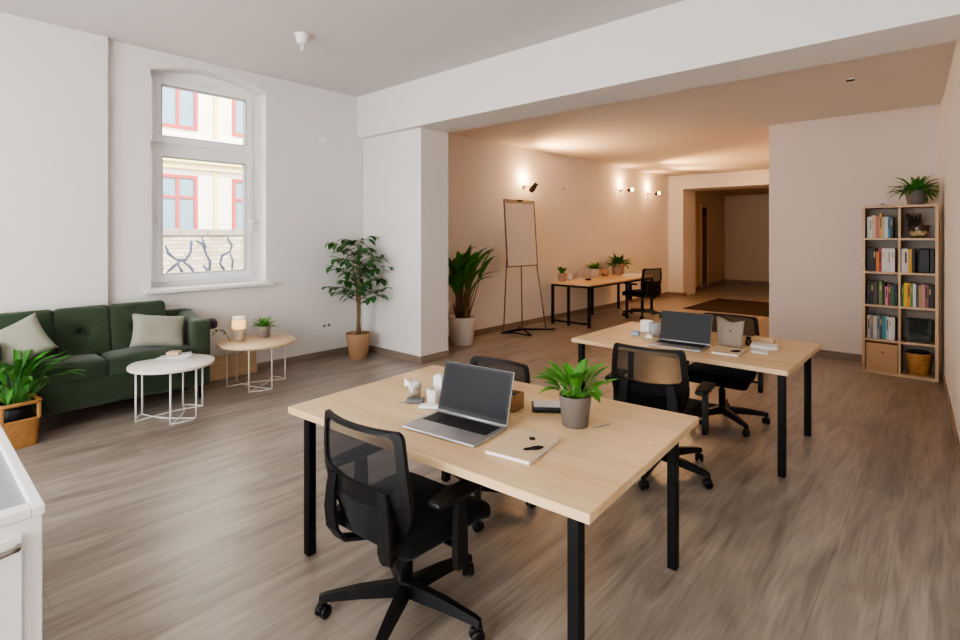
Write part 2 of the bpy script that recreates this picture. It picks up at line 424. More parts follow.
# door in the dim hall beyond
def hall_x(y): return -5.55 - (y-14.87)*.25/4.28
b = bm_new(); x = hall_x(16.7)+.01
ang = math.atan2(-.25, 4.28)
for y0, y1, z0, z1 in ((16.32, 16.40, 0, 2.55), (17.0, 17.08, 0, 2.55), (16.40, 17.0, 2.47, 2.55)):
    prism(b, [(hall_x(y0)-.01, y0), (hall_x(y1)-.01, y1), (hall_x(y1)+.03, y1), (hall_x(y0)+.03, y0)], z0, z1)
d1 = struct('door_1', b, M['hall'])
b = bm_new(); prism(b, [(hall_x(16.4)-.01, 16.4), (hall_x(17)-.01, 17), (hall_x(17)+.012, 17), (hall_x(16.4)+.012, 16.4)], .01, 2.47)
obj('door_panel', b, mat('dim_brown_door', '#5f4f40', .6), d1)
b = bm_new(); box(b, hall_x(16.42), hall_x(16.42)+.06, 16.42, 16.62, 2.2, 2.46, .005); obj('door_closer', b, M['black_plastic'], d1)

# rug in the far passage
b = bm_new(); box(b, -4.4, -2.3, 11.62, 14.0, .0008, .012, .004); tag(obj('rug', b, M['rug']), 'dark brown flat rug on the floor before the far doorway', 'rug')

# ------------------------------------------------------------------ outside the window
b = bm_new(); box(b, -30, -7.0, -14, 24, -.3, -.1); struct('ground', b, M['ground'])
bld = thing('apartment_building', 'cream building with red framed windows across the street, seen through window', 'building', (-15, 5.5, -.1))
b = bm_new(); box(b, -4, -.0, -7.5, 9, 0, 11); obj('facade', b, M['cream'], bld)
b = bm_new(); box(b, -.02, .12, -7.5, 9, 3.46, 3.62); box(b, -.02, .2, -7.5, 9, 3.62, 3.80); obj('cornice', b, M['cornice'], bld)
b = bm_new(); box(b, -.02, .10, -7.5, 9, 4.22, 4.34); obj('ledge', b, M['cream'], bld)
for y0, w in ((.33, .11), (2.7, .11), (-1.95, .11)):
    b = bm_new(); box(b, -.02, .06, y0, y0+w, 0, 3.44); box(b, -.02, .06, y0, y0+w, 4.35, 9); obj('pilaster', b, M['cornice'], bld)
for yc in (-3.5, -.57, 1.32, 3.6):
    for z0, z1, red in ((1.2, 3.3, 1), (4.5, 6.4, 1)):
        w = .98
        b = bm_new()
        yz_ring(b, yc-w/2, yc+w/2, z0, z1, .09, -.02, .05)
        box(b, -.02, .04, yc-.04, yc+.04, z0+.09, z1-.09)
        zz = z0+(z1-z0)*.72; box(b, -.02, .04, yc-w/2+.09, yc-.04, zz-.035, zz+.035); box(b, -.02, .04, yc+.04, yc+w/2-.09, zz-.035, zz+.035)
        f = obj('window', b, M['redframe'], bld)
        b = bm_new(); box(b, -.03, .01, yc-w/2+.08, yc+w/2-.08, z0+.08, z1-.08); obj('pane', b, M['glass_far'], f)
gw = thing('garden_wall', 'pale brick wall with capstone outside the window, in front of the building', 'wall', (-12, 4.6, -.1))
b = bm_new(); box(b, -.3, 0, -6, 7, 0, 1.72); obj('brickwork', b, M['stone'], gw)
b = bm_new()
for k in range(24): box(b, -.36, .05, -6+k*.54, -6+k*.54+.532, 1.72, 1.855, .012, 1)
obj('capstones', b, M['capstone'], gw)
b = bm_new()
def scrawl(pts, r=.045): tube(b, [(-.012, y-4.6, z+.1) for y, z in pts], [r*.75*(.6+.5*abs(math.sin(i*1.7))) for i in range(len(pts))], 6)
scrawl([(3.72, 1.42), (3.78, 1.25), (3.92, 1.12), (4.1, 1.1), (4.2, 1.25), (4.22, 1.5)])
scrawl([(3.74, .85), (3.9, 1.0), (4.02, 1.1), (4.2, .95), (4.26, .84)])
scrawl([(3.95, 1.05), (4.05, .82)], .045)
scrawl([(4.3, 1.5), (4.45, 1.44), (4.52, 1.2), (4.6, 1.05), (4.58, .82)], .045)
scrawl([(4.42, 1.6), (4.5, 1.35)], .04)
scrawl([(4.45, .98), (4.56, .84), (4.62, .8)])
scrawl([(4.95, 1.58), (5.06, 1.4), (5.02, 1.25), (4.85, 1.18), (4.8, 1.0), (4.9, .85)], .045)
scrawl([(5.02, 1.25), (5.08, 1.05), (5.06, .8)], .04)
obj('graffiti', b, M['graffiti'], gw)

# ------------------------------------------------------------------ sofa
SX0, SX1 = -6.12, -5.55
sofa = thing('sofa', 'dark green velvet two-seat sofa with tufted back under the window', 'sofa', (-5.83, 1.22, 0))
ox, oy = -5.83, 1.22   # local origin of the sofa
sofa.location = (-5.83, 1.265, 0)
def sb(name, x0, x1, y0, y1, z0, z1, e, puff=0., n=8, mtx=None, parent=sofa, m='green'):
    bb = bm_new(); soft_box(bb, x0-ox, x1-ox, y0-oy, y1-oy, z0, z1, e, n, puff, mtx=mtx); return obj(name, bb, M[m], parent)
sb('base', -6.1, -5.57, .36, 2.08, .14, .40, .12)
sb('seat_cushion', -5.98, -5.54, .53, 1.222, .385, .55, .28, .02)
sb('seat_cushion', -5.98, -5.54, 1.226, 1.93, .385, .55, .28, .02)
sb('backrest', -6.13, -6.0, .36, 2.08, .35, .86, .25)
def tufted(y0, y1, btn):
    bb = bm_new(); soft_box(bb, -.09, .09, y0-oy-.006, y1-oy+.006, -.24, .24, .26, 26)
    yc = (y0+y1)/2-oy
    for v in bb.verts:
        if v.co.x > .01:
            d = math.hypot(v.co.y-yc, v.co.z-btn); v.co.x -= .05*math.exp(-(d/.06)**2)
            # soft folds running out of the button
            v.co.x -= .03*math.exp(-(abs(v.co.z-btn-.5*(v.co.y-yc))/.03)**2)*math.exp(-d/.12)
            v.co.x -= .03*math.exp(-(abs(v.co.z-btn+.5*(v.co.y-yc))/.03)**2)*math.exp(-d/.12)
            v.co.x -= .024*math.exp(-(abs(v.co.y-yc)/.025)**2)*math.exp(-d/.15)
    bmesh.ops.transform(bb, matrix=Matrix.Translation((-5.98-ox, 0, .735)) @ Matrix.Rotation(R(-13), 4, 'Y'), verts=bb.verts[:])
    o = obj('back_cushion', bb, M['green'], sofa)
    bb = bm_new(); lathe(bb, [(0, -.006), (.012, -.004), (.014, 0), (.01, .006), (0, .008)], seg=12)
    bmesh.ops.transform(bb, matrix=Matrix.Translation((-5.98-ox, yc, .735)) @ Matrix.Rotation(R(-13), 4, 'Y') @ Matrix.Translation((.045, 0, btn)) @ Matrix.Rotation(R(90), 4, 'Y'), verts=bb.verts[:])
    obj('button', bb, M['green'], o)
tufted(.49, .905, .0); tufted(.905, 1.325, .0); tufted(1.325, 1.80, .0)
for y0, y1 in ((.345, .53), (1.925, 2.10)):
    bb = bm_new(); soft_box(bb, -6.12-ox, -5.55-ox, y0-oy, y1-oy, .13, .79, .3, 10)
    for v in bb.verts:
        if v.co.z > .6: v.co.z += .07*max(0, (-5.75-ox - v.co.x))/.35
    obj('armrest', bb, M['green'], sofa)
bb = bm_new(); lathe(bb, [(0, 0), (.05, .005), (.058, .03), (.058, .16), (.05, .185), (0, .19)], seg=20, mtx=Matrix.Translation((-5.83-ox, 2.06-oy, .70)) @ Matrix.Rotation(R(-90), 4, 'X'))
o = obj('bolster_end', bb, mat('charcoal_velvet', '#26262b', .9, sheen=.3), sofa); o['label'] = 'round charcoal end behind the armrest'
for x in (-6.05, -5.63):
    for y in (.45, 2.02):
        bb = bm_new(); lathe(bb, [(0, 0), (.016, 0), (.024, .15), (0, .15)], (x-ox, y-oy, 0), 12); obj('leg', bb, M['black_metal'], sofa)

def pillow(name, label, w, h, t, loc, rot, m):
    n = 18; b = bm_new(); top = {}; bot = {}
    for i in range(n+1):
        for j in range(n+1):
            u, v = 2*i/n-1, 2*j/n-1
            pinch = .93+.07*abs(u*v)
            x = u*w/2*(1-.09*(1-v*v)*u*u); z = v*h/2*(1-.09*(1-u*u)*v*v)
            th = t/2*((1-u**4)*(1-v**4))**.55 + .004
            th *= 1+.05*math.sin(5*u+3*v)+.04*math.sin(9*u*v+2)
            edge = i in (0, n) or j in (0, n)
            top[i, j] = b.verts.new((x, -th, z)); bot[i, j] = top[i, j] if edge else b.verts.new((x, th, z))
            if edge: top[i, j].co.y = 0
    for i in range(n):
        for j in range(n):
            for g in (top, bot):
                q = [g[i, j], g[i+1, j], g[i+1, j+1], g[i, j+1]]
                f = b.faces.new(q); f.smooth = True
    o = obj(name, b, m); o.location = loc; o.rotation_euler = rot
    return tag(o, label, 'pillow')
# faces +X (local -Y turned to +X)
pillow('throw_pillow', 'sage green linen pillow leaning on the right end of the sofa', .47, .33, .13, (-5.70, 1.71, .715), (R(-26), R(9), R(86)), M['sage'])
pillow('throw_pillow', 'sage green linen pillow on the left end of the sofa behind the basket plant', .46, .36, .13, (-5.72, .66, .74), (R(-26), R(-26), R(84)), M['sage'])

# ------------------------------------------------------------------ round coffee tables
def coffee(label, loc, h, r, fr, a0, topm, legm):
    t = thing('coffee_table', label, 'table', loc, a0, 'round wire-legged coffee tables')
    b = bm_new(); lathe(b, [(0, h-.028), (r-.006, h-.028), (r, h-.022), (r, h-.005), (r-.005, h), (0, h)], seg=64)
    obj('tabletop', b, topm, t)
    angs = [k*PI/3 + (.14 if k % 2 else -.14) for k in range(6)]
    for a in angs:
        b = bm_new(); tube(b, [(fr*math.cos(a), fr*math.sin(a), .004), (fr*math.cos(a), fr*math.sin(a), h-.027)], .0085, 10); obj('leg', b, legm, t)
    b = bm_new()
    for k in range(0, 6, 2):     # bowed wires: each runs from a foot in past the centre and out to the next foot but one
        p, q = angs[k], angs[(k+3) % 6]
        pts = []
        for i in range(13):
            s = i/12
            A = Vector((fr*math.cos(p), fr*math.sin(p))); B = Vector((fr*math.cos(q), fr*math.sin(q)))
            c = A.lerp(B, s); nrm = Vector((-(B-A).y, (B-A).x)).normalized()
            c += nrm*.05*math.sin(PI*s)
            pts.append((c.x, c.y, .009))
        tube(b, pts, .006, 8)
    for k in range(1, 6, 2):
        p, q = angs[k], angs[(k+1) % 6]
        if q < p: q += 2*PI
        tube(b, [(fr*math.cos(p+(q-p)*i/8), fr*math.sin(p+(q-p)*i/8), .009) for i in range(9)], .006, 8)
    obj('base_wire', b, legm, t)
    return t
CT1 = (-5.27, 1.69); CT2 = (-5.66, 2.66)
coffee('round white coffee table with white wire legs in front of the sofa', (*CT1, 0), .485, .345, .28, .55, mat('cream_table_top', '#e6dfd3', .45), M['white_metal'])
coffee('round pale wood coffee table with cream wire legs beneath the window, holding lamp', (*CT2, 0), .485, .40, .30, .2, M['oak_y'], mat('cream_wire', '#ded6ca', .45))

def magazine(label, loc, rz, w, d, col, t=.008):
    b = bm_new(); box(b, -w/2, w/2, -d/2, d/2, 0, t, .002, 1)
    o = obj('magazine', b, mat('magazine_cover', col, .5, var=.25, scale=25), loc=loc, rz=rz); return tag(o, label, 'magazine', 'magazines on the white coffee table')
magazine('bottom bluish white magazine of the pile on the white coffee table', (-5.48, 1.78, .4855), .9, .27, .2, '#d6dae2')
magazine('tilted pale magazine on top of the pile on the white coffee table', (-5.475, 1.79, .494), 1.25, .26, .19, '#e6e6ea')
b = bm_new(); box(b, -.055, .055, -.045, .045, 0, .035, .006, 1); tag(obj('card_box', b, M['kraft'], loc=(-5.49, 1.775, .5025), rz=.9), 'small cream paper box on the magazines of the white coffee table', 'box')

# ------------------------------------------------------------------ pots and plants
def pot_parts(t, rt, rb, h, m, soil=True, rim=.006):
    b = bm_new()
    lathe(b, [(0, 0), (rb-.004, 0), (rb, .004), (rt, h-.006), (rt, h), (rt-rim*1.6, h), (rt-rim*2.2, h*.72), (0, h*.72)], seg=32)
    obj('pot', b, m, t)
    if soil:
        b = bm_new(); lathe(b, [(0, h*.86), (rt*.5, h*.87), (rt-rim*1.7, h*.85), (rt-rim*2.2, h*.74), (0, h*.74)], seg=24); obj('soil', b, M['soil'], t)

def rosette(t, z0, n, length, width, seed, m, el=(.5, 1.45), bend=(.7, 1.9), r0=.01, peak=.45, fold=.18, nn=6, stems=None, xmax=None, xmin=None):
    rnd = random.Random(seed); b = bm_new()
    for i in range(n):
        az = 2*PI*i*.382*1.0 + rnd.uniform(-.25, .25)
        e = rnd.uniform(*el); L_ = length*rnd.uniform(.72, 1.08)
        base = (r0*math.cos(az)*rnd.uniform(.3, 1), r0*math.sin(az)*rnd.uniform(.3, 1), z0)
        if stems:
            s = stems*rnd.uniform(.6, 1.1)
            tip = Vector(base) + Vector((math.cos(az)*math.cos(e), math.sin(az)*math.cos(e), math.sin(e)))*s
            tube(b, [base, tip], .0032, 5); base = tip
        blade(b, base, az, e-.1, L_, width*rnd.uniform(.8, 1.15), rnd.uniform(*bend), nn, fold, peak, rnd.uniform(-.3, .3))
    if xmin is not None:
        for v in b.verts:
            if v.co.x < xmin: v.co.x = xmin-.02*math.tanh((xmin-v.co.x)*8)
    if xmax is not None:
        for v in b.verts:
            if v.co.x > xmax: v.co.x = xmax+.02*math.tanh((v.co.x-xmax)*8)
    obj('foliage', b, m, t, fixn=False)

# ficus in the corner
fic = thing('potted_ficus', 'tall leafy ficus tree in a tan clay pot in the corner by the column', 'plant', (-5.87, 4.13, 0))
pot_parts(fic, .165, .115, .335, M['terracotta'], rim=.009)
rnd = random.Random(5); bt = bm_new(); bf = bm_new()
trunks = [[(.0, .0, .27), (.015, .01, .6), (.0, .02, .95), (.02, .0, 1.3), (.0, .0, 1.56)], [(.025, .01, .27), (.03, -.012, .55), (.05, -.02, .9), (.11, -.05, 1.2)], [(-.025, .0, .27), (-.03, .01, .6), (-.07, .02, .95), (-.13, .0, 1.2)]]
tips = []
for tr in trunks:
    tube(bt, tr, [.017, .015, .012, .008, .005][:len(tr)], 8)
for i in range(34):
    z = .78 + .80*i/34; az = i*2.4+rnd.uniform(-.3, .3)
    spread = (.46 if z < 1.25 else .37 if z < 1.45 else .22)*rnd.uniform(.7, 1.05)
    st = Vector((.0, .0, z-.08)); end = Vector((spread*math.cos(az), spread*math.sin(az), z+rnd.uniform(.0, .12)))
    end.x = max(end.x, -.31); end.y = min(end.y, .29)
    midp = st.lerp(end, .5)+Vector((0, 0, .03))
    tube(bt, [st, midp, end], [.006, .004, .002], 5)
    for k in range(8):
        s = .3+.7*k/7; p = st.lerp(midp, s*2) if s < .5 else midp.lerp(end, s*2-1)
        la = az + (1.1 if k % 2 else -1.1)*(1.0-.6*(k == 7))+rnd.uniform(-.4, .4)
        if p.x < -.25 and math.cos(la) < 0: la = PI-la
        if p.y > .22 and math.sin(la) > 0: la = -la
        blade(bf, p, la, rnd.uniform(-.5, .35), rnd.uniform(.12, .165), rnd.uniform(.06, .08), rnd.uniform(.3, 1.0), 5, .12, .42, rnd.uniform(-.4, .4))
for v in bf.verts:
    v.co.x = max(v.co.x, -.33+.02*math.tanh((v.co.x+.33)*6)) if v.co.x < -.33 else v.co.x
    if v.co.y > .29: v.co.y = .29+.02*math.tanh((v.co.y-.29)*6)
obj('trunk', bt, M['bark'], fic); obj('foliage', bf, M['leaf_dark'], fic, fixn=False)

# big leafy plant in white pot behind the column
lily = thing('potted_palm', 'tall broad leaved plant in a white pot behind the column', 'plant', (-5.465, 5.70, 0))
pot_parts(lily, .205, .165, .41, M['white_pot'], rim=.008)
rnd = random.Random(12); b = bm_new(); bs = bm_new()
for i in range(40):
    az = rnd.uniform(0, 2*PI); e = rnd.uniform(1.15, 1.52); z1 = rnd.uniform(.35, .85)
    st = Vector((rnd.uniform(-.07, .07), rnd.uniform(-.07, .07), .36)); d = Vector((math.cos(az)*math.cos(e), math.sin(az)*math.cos(e), math.sin(e)))
    if d.x < -.1: d.x *= .3
    tip = st+d*z1*.95
    tube(bs, [st, tip], [.011, .006], 5)
    az2 = math.atan2(d.y, d.x)
    blade(b, tip, az2, e-.05, rnd.uniform(.40, .58), rnd.uniform(.09, .14), rnd.uniform(.3, 1.7), 8, .15, .45, rnd.uniform(-.4, .4))
for v in b.verts:
    if v.co.x < -.18: v.co.x = -.18-.02*math.tanh(-(v.co.x+.18)*5)
for i in range(26):      # dry sheaths at the foot of the stems
    az = rnd.uniform(0, 2*PI); st = (.09*math.cos(az), .09*math.sin(az), .35)
    blade(bs, st, az, 1.4, rnd.uniform(.2, .34), .03, .2, 3)
obj('stems', bs, M['bark'], lily, fixn=False); obj('foliage', b, M['leaf'], lily, fixn=False)

# basket plant in front of the sofa
bx_, by_ = -5.435, .64
bp = thing('basket_planter', 'arching green plant in a honey coloured rattan basket in front of sofa', 'plant', (bx_, by_, 0), R(6))
b = bm_new()
def rrect(w, d, r, n=5):
    pts = []
    for cx, cy, a in ((w/2-r, d/2-r, 0), (-w/2+r, d/2-r, PI/2), (-w/2+r, -d/2+r, PI), (w/2-r, -d/2+r, 3*PI/2)):
        for k in range(n+1): pts.append((cx+r*math.cos(a+PI/2*k/n), cy+r*math.sin(a+PI/2*k/n)))
    return pts
def loft(b, rings, cap0=True, cap1=True, smooth=True):
    V = [[b.verts.new(p) for p in ring] for ring in rings]; n = len(V[0])
    for A, B in zip(V, V[1:]):
        for k in range(n):
            f = b.faces.new((A[k], A[(k+1) % n], B[(k+1) % n], B[k])); f.smooth = smooth
    if cap0: b.faces.new(V[0][::-1])
    if cap1: b.faces.new(V[-1])
loft(b, [[(x, y, z) for x, y in rrect(w, w, .05)] for w, z in ((.25, 0), (.255, .01), (.275, .235), (.28, .25), (.262, .25), (.25, .20))])
obj('basket', b, M['wicker'], bp)
for x, y in ((.125, .125), (-.125, .125), (.125, -.125), (-.125, -.125)):
    b = bm_new(); box(b, x-.019, x+.019, y-.013, y+.013, .235, .375, .005, 1); obj('post', b, M['wicker'], bp)
b = bm_new(); pts = rrect(.285, .285, .05); tube(b, [(x, y, .385) for x, y in pts], .017, 8, closed=True); obj('rim', b, M['wicker'], bp)
b = bm_new(); lathe(b, [(0, .2), (.1, .2), (.108, .21), (.112, .33), (.1, .345), (0, .345)], seg=20); obj('inner_pot', b, M['black_plastic'], bp)
rosette(bp, .33, 64, .36, .046, 21, M['leaf'], el=(.7, 1.52), bend=(.6, 1.7), r0=.05, stems=.30, nn=7)
bp.scale = (.89, .89, .89)

# small plants
def small_plant(name, label, loc, rt, rb, h, pm, n, L_, w, seed, lm, rz=0, el=(.5, 1.5), bend=(.5, 1.5), stems=None, group=None, xmax=None, xmin=None):
    t = thing(name, label, 'plant', loc, rz, group); pot_parts(t, rt, rb, h, pm, rim=.004)
    rosette(t, h*.85, n, L_, w, seed, lm, el, bend, rt*.4, stems=stems, xmax=xmax, xmin=xmin); return t
small_plant('potted_plant', 'bright green small plant in grey pot on the pale wood coffee table', (-5.79, 2.80, .4855), .072, .056, .125, M['zinc_pot'], 34, .16, .032, 3, M['leaf_light'])
small_plant('potted_plant', 'broad leaved green plant in a grey stone pot on the front work table', (-1.345, 2.19, .7305), .078, .062, .148, M['grey_pot'], 34, .15, .048, 8, M['leaf_light'], el=(.6, 1.5), bend=(.3, 1.3), stems=.075)
small_plant('potted_fern', 'arching dark green plant in a grey pot on top of the bookshelf', (-.295, 7.92, 1.988), .105, .075, .165, M['grey_pot'], 60, .30, .042, 17, M['leaf'], el=(.15, 1.45), bend=(.7, 1.8), xmax=.20)
DT = .765
small_plant('potted_succulent', 'short spiky plant in a pink pot on the near end of the far desk', (-5.42, 8.36, DT+.0005), .085, .07, .15, M['pink_pot'], 18, .17, .05, 4, M['leaf'], el=(1.05, 1.5), bend=(.0, .3))
small_plant('potted_plant', 'bushy bright plant in a beige pot, middle of the far desk', (-5.42, 9.55, DT+.0005), .13, .105, .18, M['beige_pot'], 50, .20, .045, 6, M['leaf_light'], el=(.5, 1.5), bend=(.3, 1.2))
small_plant('potted_plant', 'largest plant on the far desk, wide green leaves in a pink pot', (-5.40, 10.55, DT+.0005), .145, .12, .24, M['pink_pot'], 60, .31, .07, 9, M['leaf'], el=(.15, 1.5), bend=(.2, 1.2), xmin=-.22)

# lamp and sprig on coffee table
t = thing('table_lamp', 'small glowing table lamp with beige base on the pale wood coffee table', 'lamp', (-5.80, 2.52, .4855))
b = bm_new(); lathe(b, [(0, 0), (.05, 0), (.053, .004), (.066, .125), (.062, .13), (0, .13)], seg=28); obj('base', b, M['beige_pot'], t)
b = bm_new(); lathe(b, [(.063, .1305), (.073, .135), (.066, .225), (.064, .2255), (.062, .222), (.069, .137), (.063, .1305)], seg=28); obj('lamp_shade', b, M['shade'], t)
b = bm_new(); lathe(b, [(.062, .226), (.067, .227), (.066, .262), (.0, .263), (0, .226)], seg=28); obj('shade_top', b, M['shade_top'], t)
t = thing('leaf_sprig', 'small olive sprig sticking out left of the glowing table lamp', 'plant', (-5.80, 2.40, .4855))
b = bm_new(); tube(b, [(0, .03, 0), (-.0, -.02, .10), (.0, -.09, .14), (.02, -.17, .10)], .003, 6); obj('stem', b, M['bark'], t)
b = bm_new(); rnd = random.Random(2)
for p in ((0, -.02, .1), (0, -.03, .12), (0, -.06, .13), (.01, -.12, .13), (.01, -.14, .12), (.02, -.17, .1)):
    for s in (-1, 1): blade(b, p, -PI/2+s*1.0+rnd.uniform(-.3, .3), rnd.uniform(-.2, .9), .045, .022, .4, 4)
obj('foliage', b, M['leaf_dark'], t, fixn=False)
b = bm_new(); box(b, -.012, .012, -.27, .27, 0, .26, .003, 1); o = obj('plywood_board', b, M['oak_y'], loc=(-6.165, 2.62, 0.001)); o.rotation_euler = (0, R(-5), 0)
tag(o, 'plain pale plywood board leaning on the wall behind the wood coffee table', 'board')

# ------------------------------------------------------------------ office chairs
def make_chair(label):
    """faces +Y, origin on the floor under the column"""
    t = thing('office_chair', label, 'chair', group='black mesh office chairs')
    b = bm_new()
    lathe(b, [(0, .07), (.03, .07), (.042, .085), (.046, .12), (.036, .142), (0, .142)], seg=20)
    tips = []
    for k in range(5):
        a = R(20+72*k); ca, sa = math.cos(a), math.sin(a)
        A = []
        for r, z, w, h in ((.03, .105, .054, .062), (.20, .100, .044, .05), (.345, .086, .032, .034), (.372, .08, .028, .03)):
            A.append([(ca*r - sa*s*w/2, sa*r + ca*s*w/2, z + q*h/2) for s, q in ((-1, -.9), (1, -.9), (.7, 1), (-.7, 1))])
        loft(b, A, smooth=False); tips.append((ca*.356, sa*.356, a))
    base = obj('star_base', b, M['black_plastic'], t)
    for x, y, a in tips:
        b = bm_new()
        m = Matrix.Translation((x, y, 0)) @ Matrix.Rotation(a+.9, 4, 'Z')
        for s in (-1, 1):
            lathe(b, [(0, -.011), (.02, -.011), (.0275, -.006), (.0275, .006), (.02, .011), (0, .011)], seg=16, mtx=m @ Matrix.Translation((0, s*.0165, .0285)) @ Matrix.Rotation(R(90), 4, 'X'))
        soft_box(b, -.02, .026, -.01, .01, .022, .06, .4, 3, mtx=m)
        tube(b, [(x, y, .055), (x, y, .085)], .008, 8)
        obj('caster', b, M['black_plastic'], t)
    b = bm_new(); lathe(b, [(0, .13), (.028, .13), (.028, .28), (.019, .285), (.019, .38), (0, .38)], seg=20); obj('gas_lift', b, M['black_metal'], t)
    b = bm_new(); box(b, -.09, .09, -.14, .12, .355, .402, .012); tube(b, [(.08, .03, .38), (.24, .03, .375), (.27, .03, .37)], .007, 8); box(b, .25, .285, .015, .045, .362, .378, .004, 1)
    obj('tilt_mechanism', b, M['black_plastic'], t)
    # seat
    b = bm_new(); soft_box(b, -.265, .265, -.225, .285, .395, .478, .42, 12, .012)
    for v in b.verts:
        if v.co.y > .12: v.co.z -= .035*((v.co.y-.12)/.16)**2
        tt = max(0, -(v.co.y)/.22); v.co.x *= 1-.1*tt
    obj('seat', b, M['black_fabric'], t)
    # backrest: a curved plate with a mesh window above, a padded shell below
    def back(u, z):        # u -1..1 across; returns a point on the back surface
        q = (z-.50)/.40
        w = .262-.028*max(0, q)**2 - (.05*(1-min(1, q/.4))**2 if q < .4 else 0)
        y = -.245 - .05*q - .012*math.sin(PI*max(0, q)) + .05*u*u
        return Vector((u*w, y, z))
    def contour(u0, u1, zb, zt, ru, rz, n=5, m=9, dip=0.):
        P_ = []
        cs = ((u1-ru, zt-rz, 0), (u0+ru, zt-rz, PI/2), (u0+ru, zb+rz, PI), (u1-ru, zb+rz, 3*PI/2))
        for i, (cu, cz, a) in enumerate(cs):
            arc = [(cu+ru*math.cos(a+PI/2*k/n), cz+rz*math.sin(a+PI/2*k/n)) for k in range(n+1)]
            P_ += arc
            nx = cs[(i+1) % 4]; e0 = arc[-1]; a2 = nx[2]; e1 = (nx[0]+ru*math.cos(a2), nx[1]+rz*math.sin(a2))
            P_ += [(e0[0]+(e1[0]-e0[0])*k/m, e0[1]+(e1[1]-e0[1])*k/m) for k in range(1, m)]
        return [(u, z-(dip*(1-u*u) if z < (zb+zt)/2 else 0)) for u, z in P_]
    b = bm_new()
    oc = contour(-1, 1, .625, .905, .10, .035, dip=.035); ic = contour(-.86, .86, .70, .885, .12, .03, dip=.03)
    rings = [[back(u, z)+Vector((0, dy, 0)) for u, z in c_] for c_, dy in ((oc, -.010), (ic, -.010), (ic, .008), (oc, .008))]
    V = [[b.verts.new(p) for p in r_] for r_ in rings]; n_ = len(oc)
    for q in range(4):
        for k in range(n_): b.faces.new((V[q][k], V[q][(k+1) % n_], V[(q+1) % 4][(k+1) % n_], V[(q+1) % 4][k]))
    # side rails going down round the pad
    for sd in (-1, 1):
        A = []
        for z in (.66, .62, .58, .54, .50, .455):
            o_ = back(sd*1.0, z); i_ = back(sd*(.86 if z > .52 else .80), z)
            A.append([o_+Vector((0, -.010, 0)), i_+Vector((0, -.012, 0)), i_+Vector((0, .008, 0)), o_+Vector((0, .008, 0))])
        loft(b, A, smooth=False)
    obj('back_frame', b, M['black_plastic'], t)
    b = bm_new(); nu, nz = 14, 8
    G = [[b.verts.new(back(-.9+1.8*i/nu, .665+(.893-.665)*j/nz)+Vector((0, -.001, 0))) for i in range(nu+1)] for j in range(nz+1)]
    for j in range(nz):
        for i in range(nu): b.faces.new((G[j][i], G[j][i+1], G[j+1][i+1], G[j+1][i])).smooth = True
    obj('mesh_panel', b, M['mesh'], t)
    b = bm_new(); nu, nz = 12, 8
    F_, B_ = [], []
    for j in range(nz+1):
        z = .43+(.665-.43)*j/nz
        F_.append([b.verts.new(back(-.9+1.8*i/nu, z)+Vector((0, .012+.025*math.sin(PI*i/nu)*math.sin(PI*j/nz), 0))) for i in range(nu+1)])
        B_.append([b.verts.new(back(-.9+1.8*i/nu, z)+Vector((0, -.004, 0))) for i in range(nu+1)])
    for G in (F_, B_):
        for j in range(nz):
            for i in range(nu): b.faces.new((G[j][i], G[j][i+1], G[j+1][i+1], G[j+1][i])).smooth = True
    obj('lumbar_pad', b, M['black_fabric'], t)
    # two curved straps carrying the back from under the seat
    for sd in (-1, 1):
        b = bm_new(); path = [Vector((sd*x, y, z)) for x, y, z in ((.150, -.272, .665), (.160, -.275, .60), (.167, -.276, .51), (.160, -.270, .43), (.140, -.245, .382), (.10, -.17, .368), (.06, -.10, .368))]
        A = []
        for i, p in enumerate(path):
            d = (path[min(i+1, len(path)-1)]-path[max(i-1, 0)]).normalized(); xs = Vector((1, 0, 0)); nn = d.cross(xs).normalized()
            w = [.024, .028, .033, .035, .034, .028, .024][i]
            A.append([p+xs*a*w+nn*c*.007 for a, c in ((-1, -1), (1, -1), (1, 1), (-1, 1))])
        loft(b, A, smooth=False); obj('back_strut', b, M['black_plastic'], t)
    # armrests
    for sd in (-1, 1):
        b = bm_new()
        tube(b, [(sd*.13, .0, .390), (sd*.28, .0, .388), (sd*.31, .0, .40)], .018, 8, flat=(1, .5))
        loft(b, [[(sd*.306+dx*.015, .0+dy*w, z) for dx, dy in ((-1, -1), (1, -1), (1, 1), (-1, 1))] for z, w in ((.31, .026), (.35, .033), (.51, .03), (.607, .024))], smooth=False)
        ar = obj('armrest', b, M['black_plastic'], t)
        b = bm_new(); soft_box(b, sd*.306-.046, sd*.306+.046, -.16, .13, .603, .633, .49, 8)
        for v in b.verts:
            if v.co.y < -.05: v.co.x = sd*.306+(v.co.x-sd*.306)*(1-.25*(-.05-v.co.y)/.1)
        obj('arm_pad', b, M['black_plastic'], ar)
    return t
ch = make_chair('black mesh office chair nearest the camera, at the front work table')
ch.location = (-1.775, 1.50, 0); ch.rotation_euler = (0, 0, R(4))
def turn_star(c, deg):      # swivel the foot star under the seat
    for k in c.children:
        if k.name.startswith(('star_base', 'caster')): k.rotation_euler = (0, 0, R(deg))
turn_star(ch, -12)
c2_ = dup(ch, (-1.525, 3.59, 0), R(7), 'black mesh office chair between the two work tables, facing the rear one'); turn_star(c2_, -37)
c3_ = dup(ch, (-1.50, 4.88, 0), R(183), 'black mesh office chair on the far side of the rear work table'); turn_star(c3_, -30)
c4_ = dup(ch, (-2.19, 2.42, 0), R(186), 'black mesh office chair behind the open laptop of the front table')
turn_star(c4_, 36)
c4_.scale = (.95, .98, .90)
c5_ = dup(ch, (-4.60, 10.02, 0), R(70), 'small looking black office chair at the far desk by the lamp lit wall'); c5_.scale = (1.05, 1.05, 1.08)

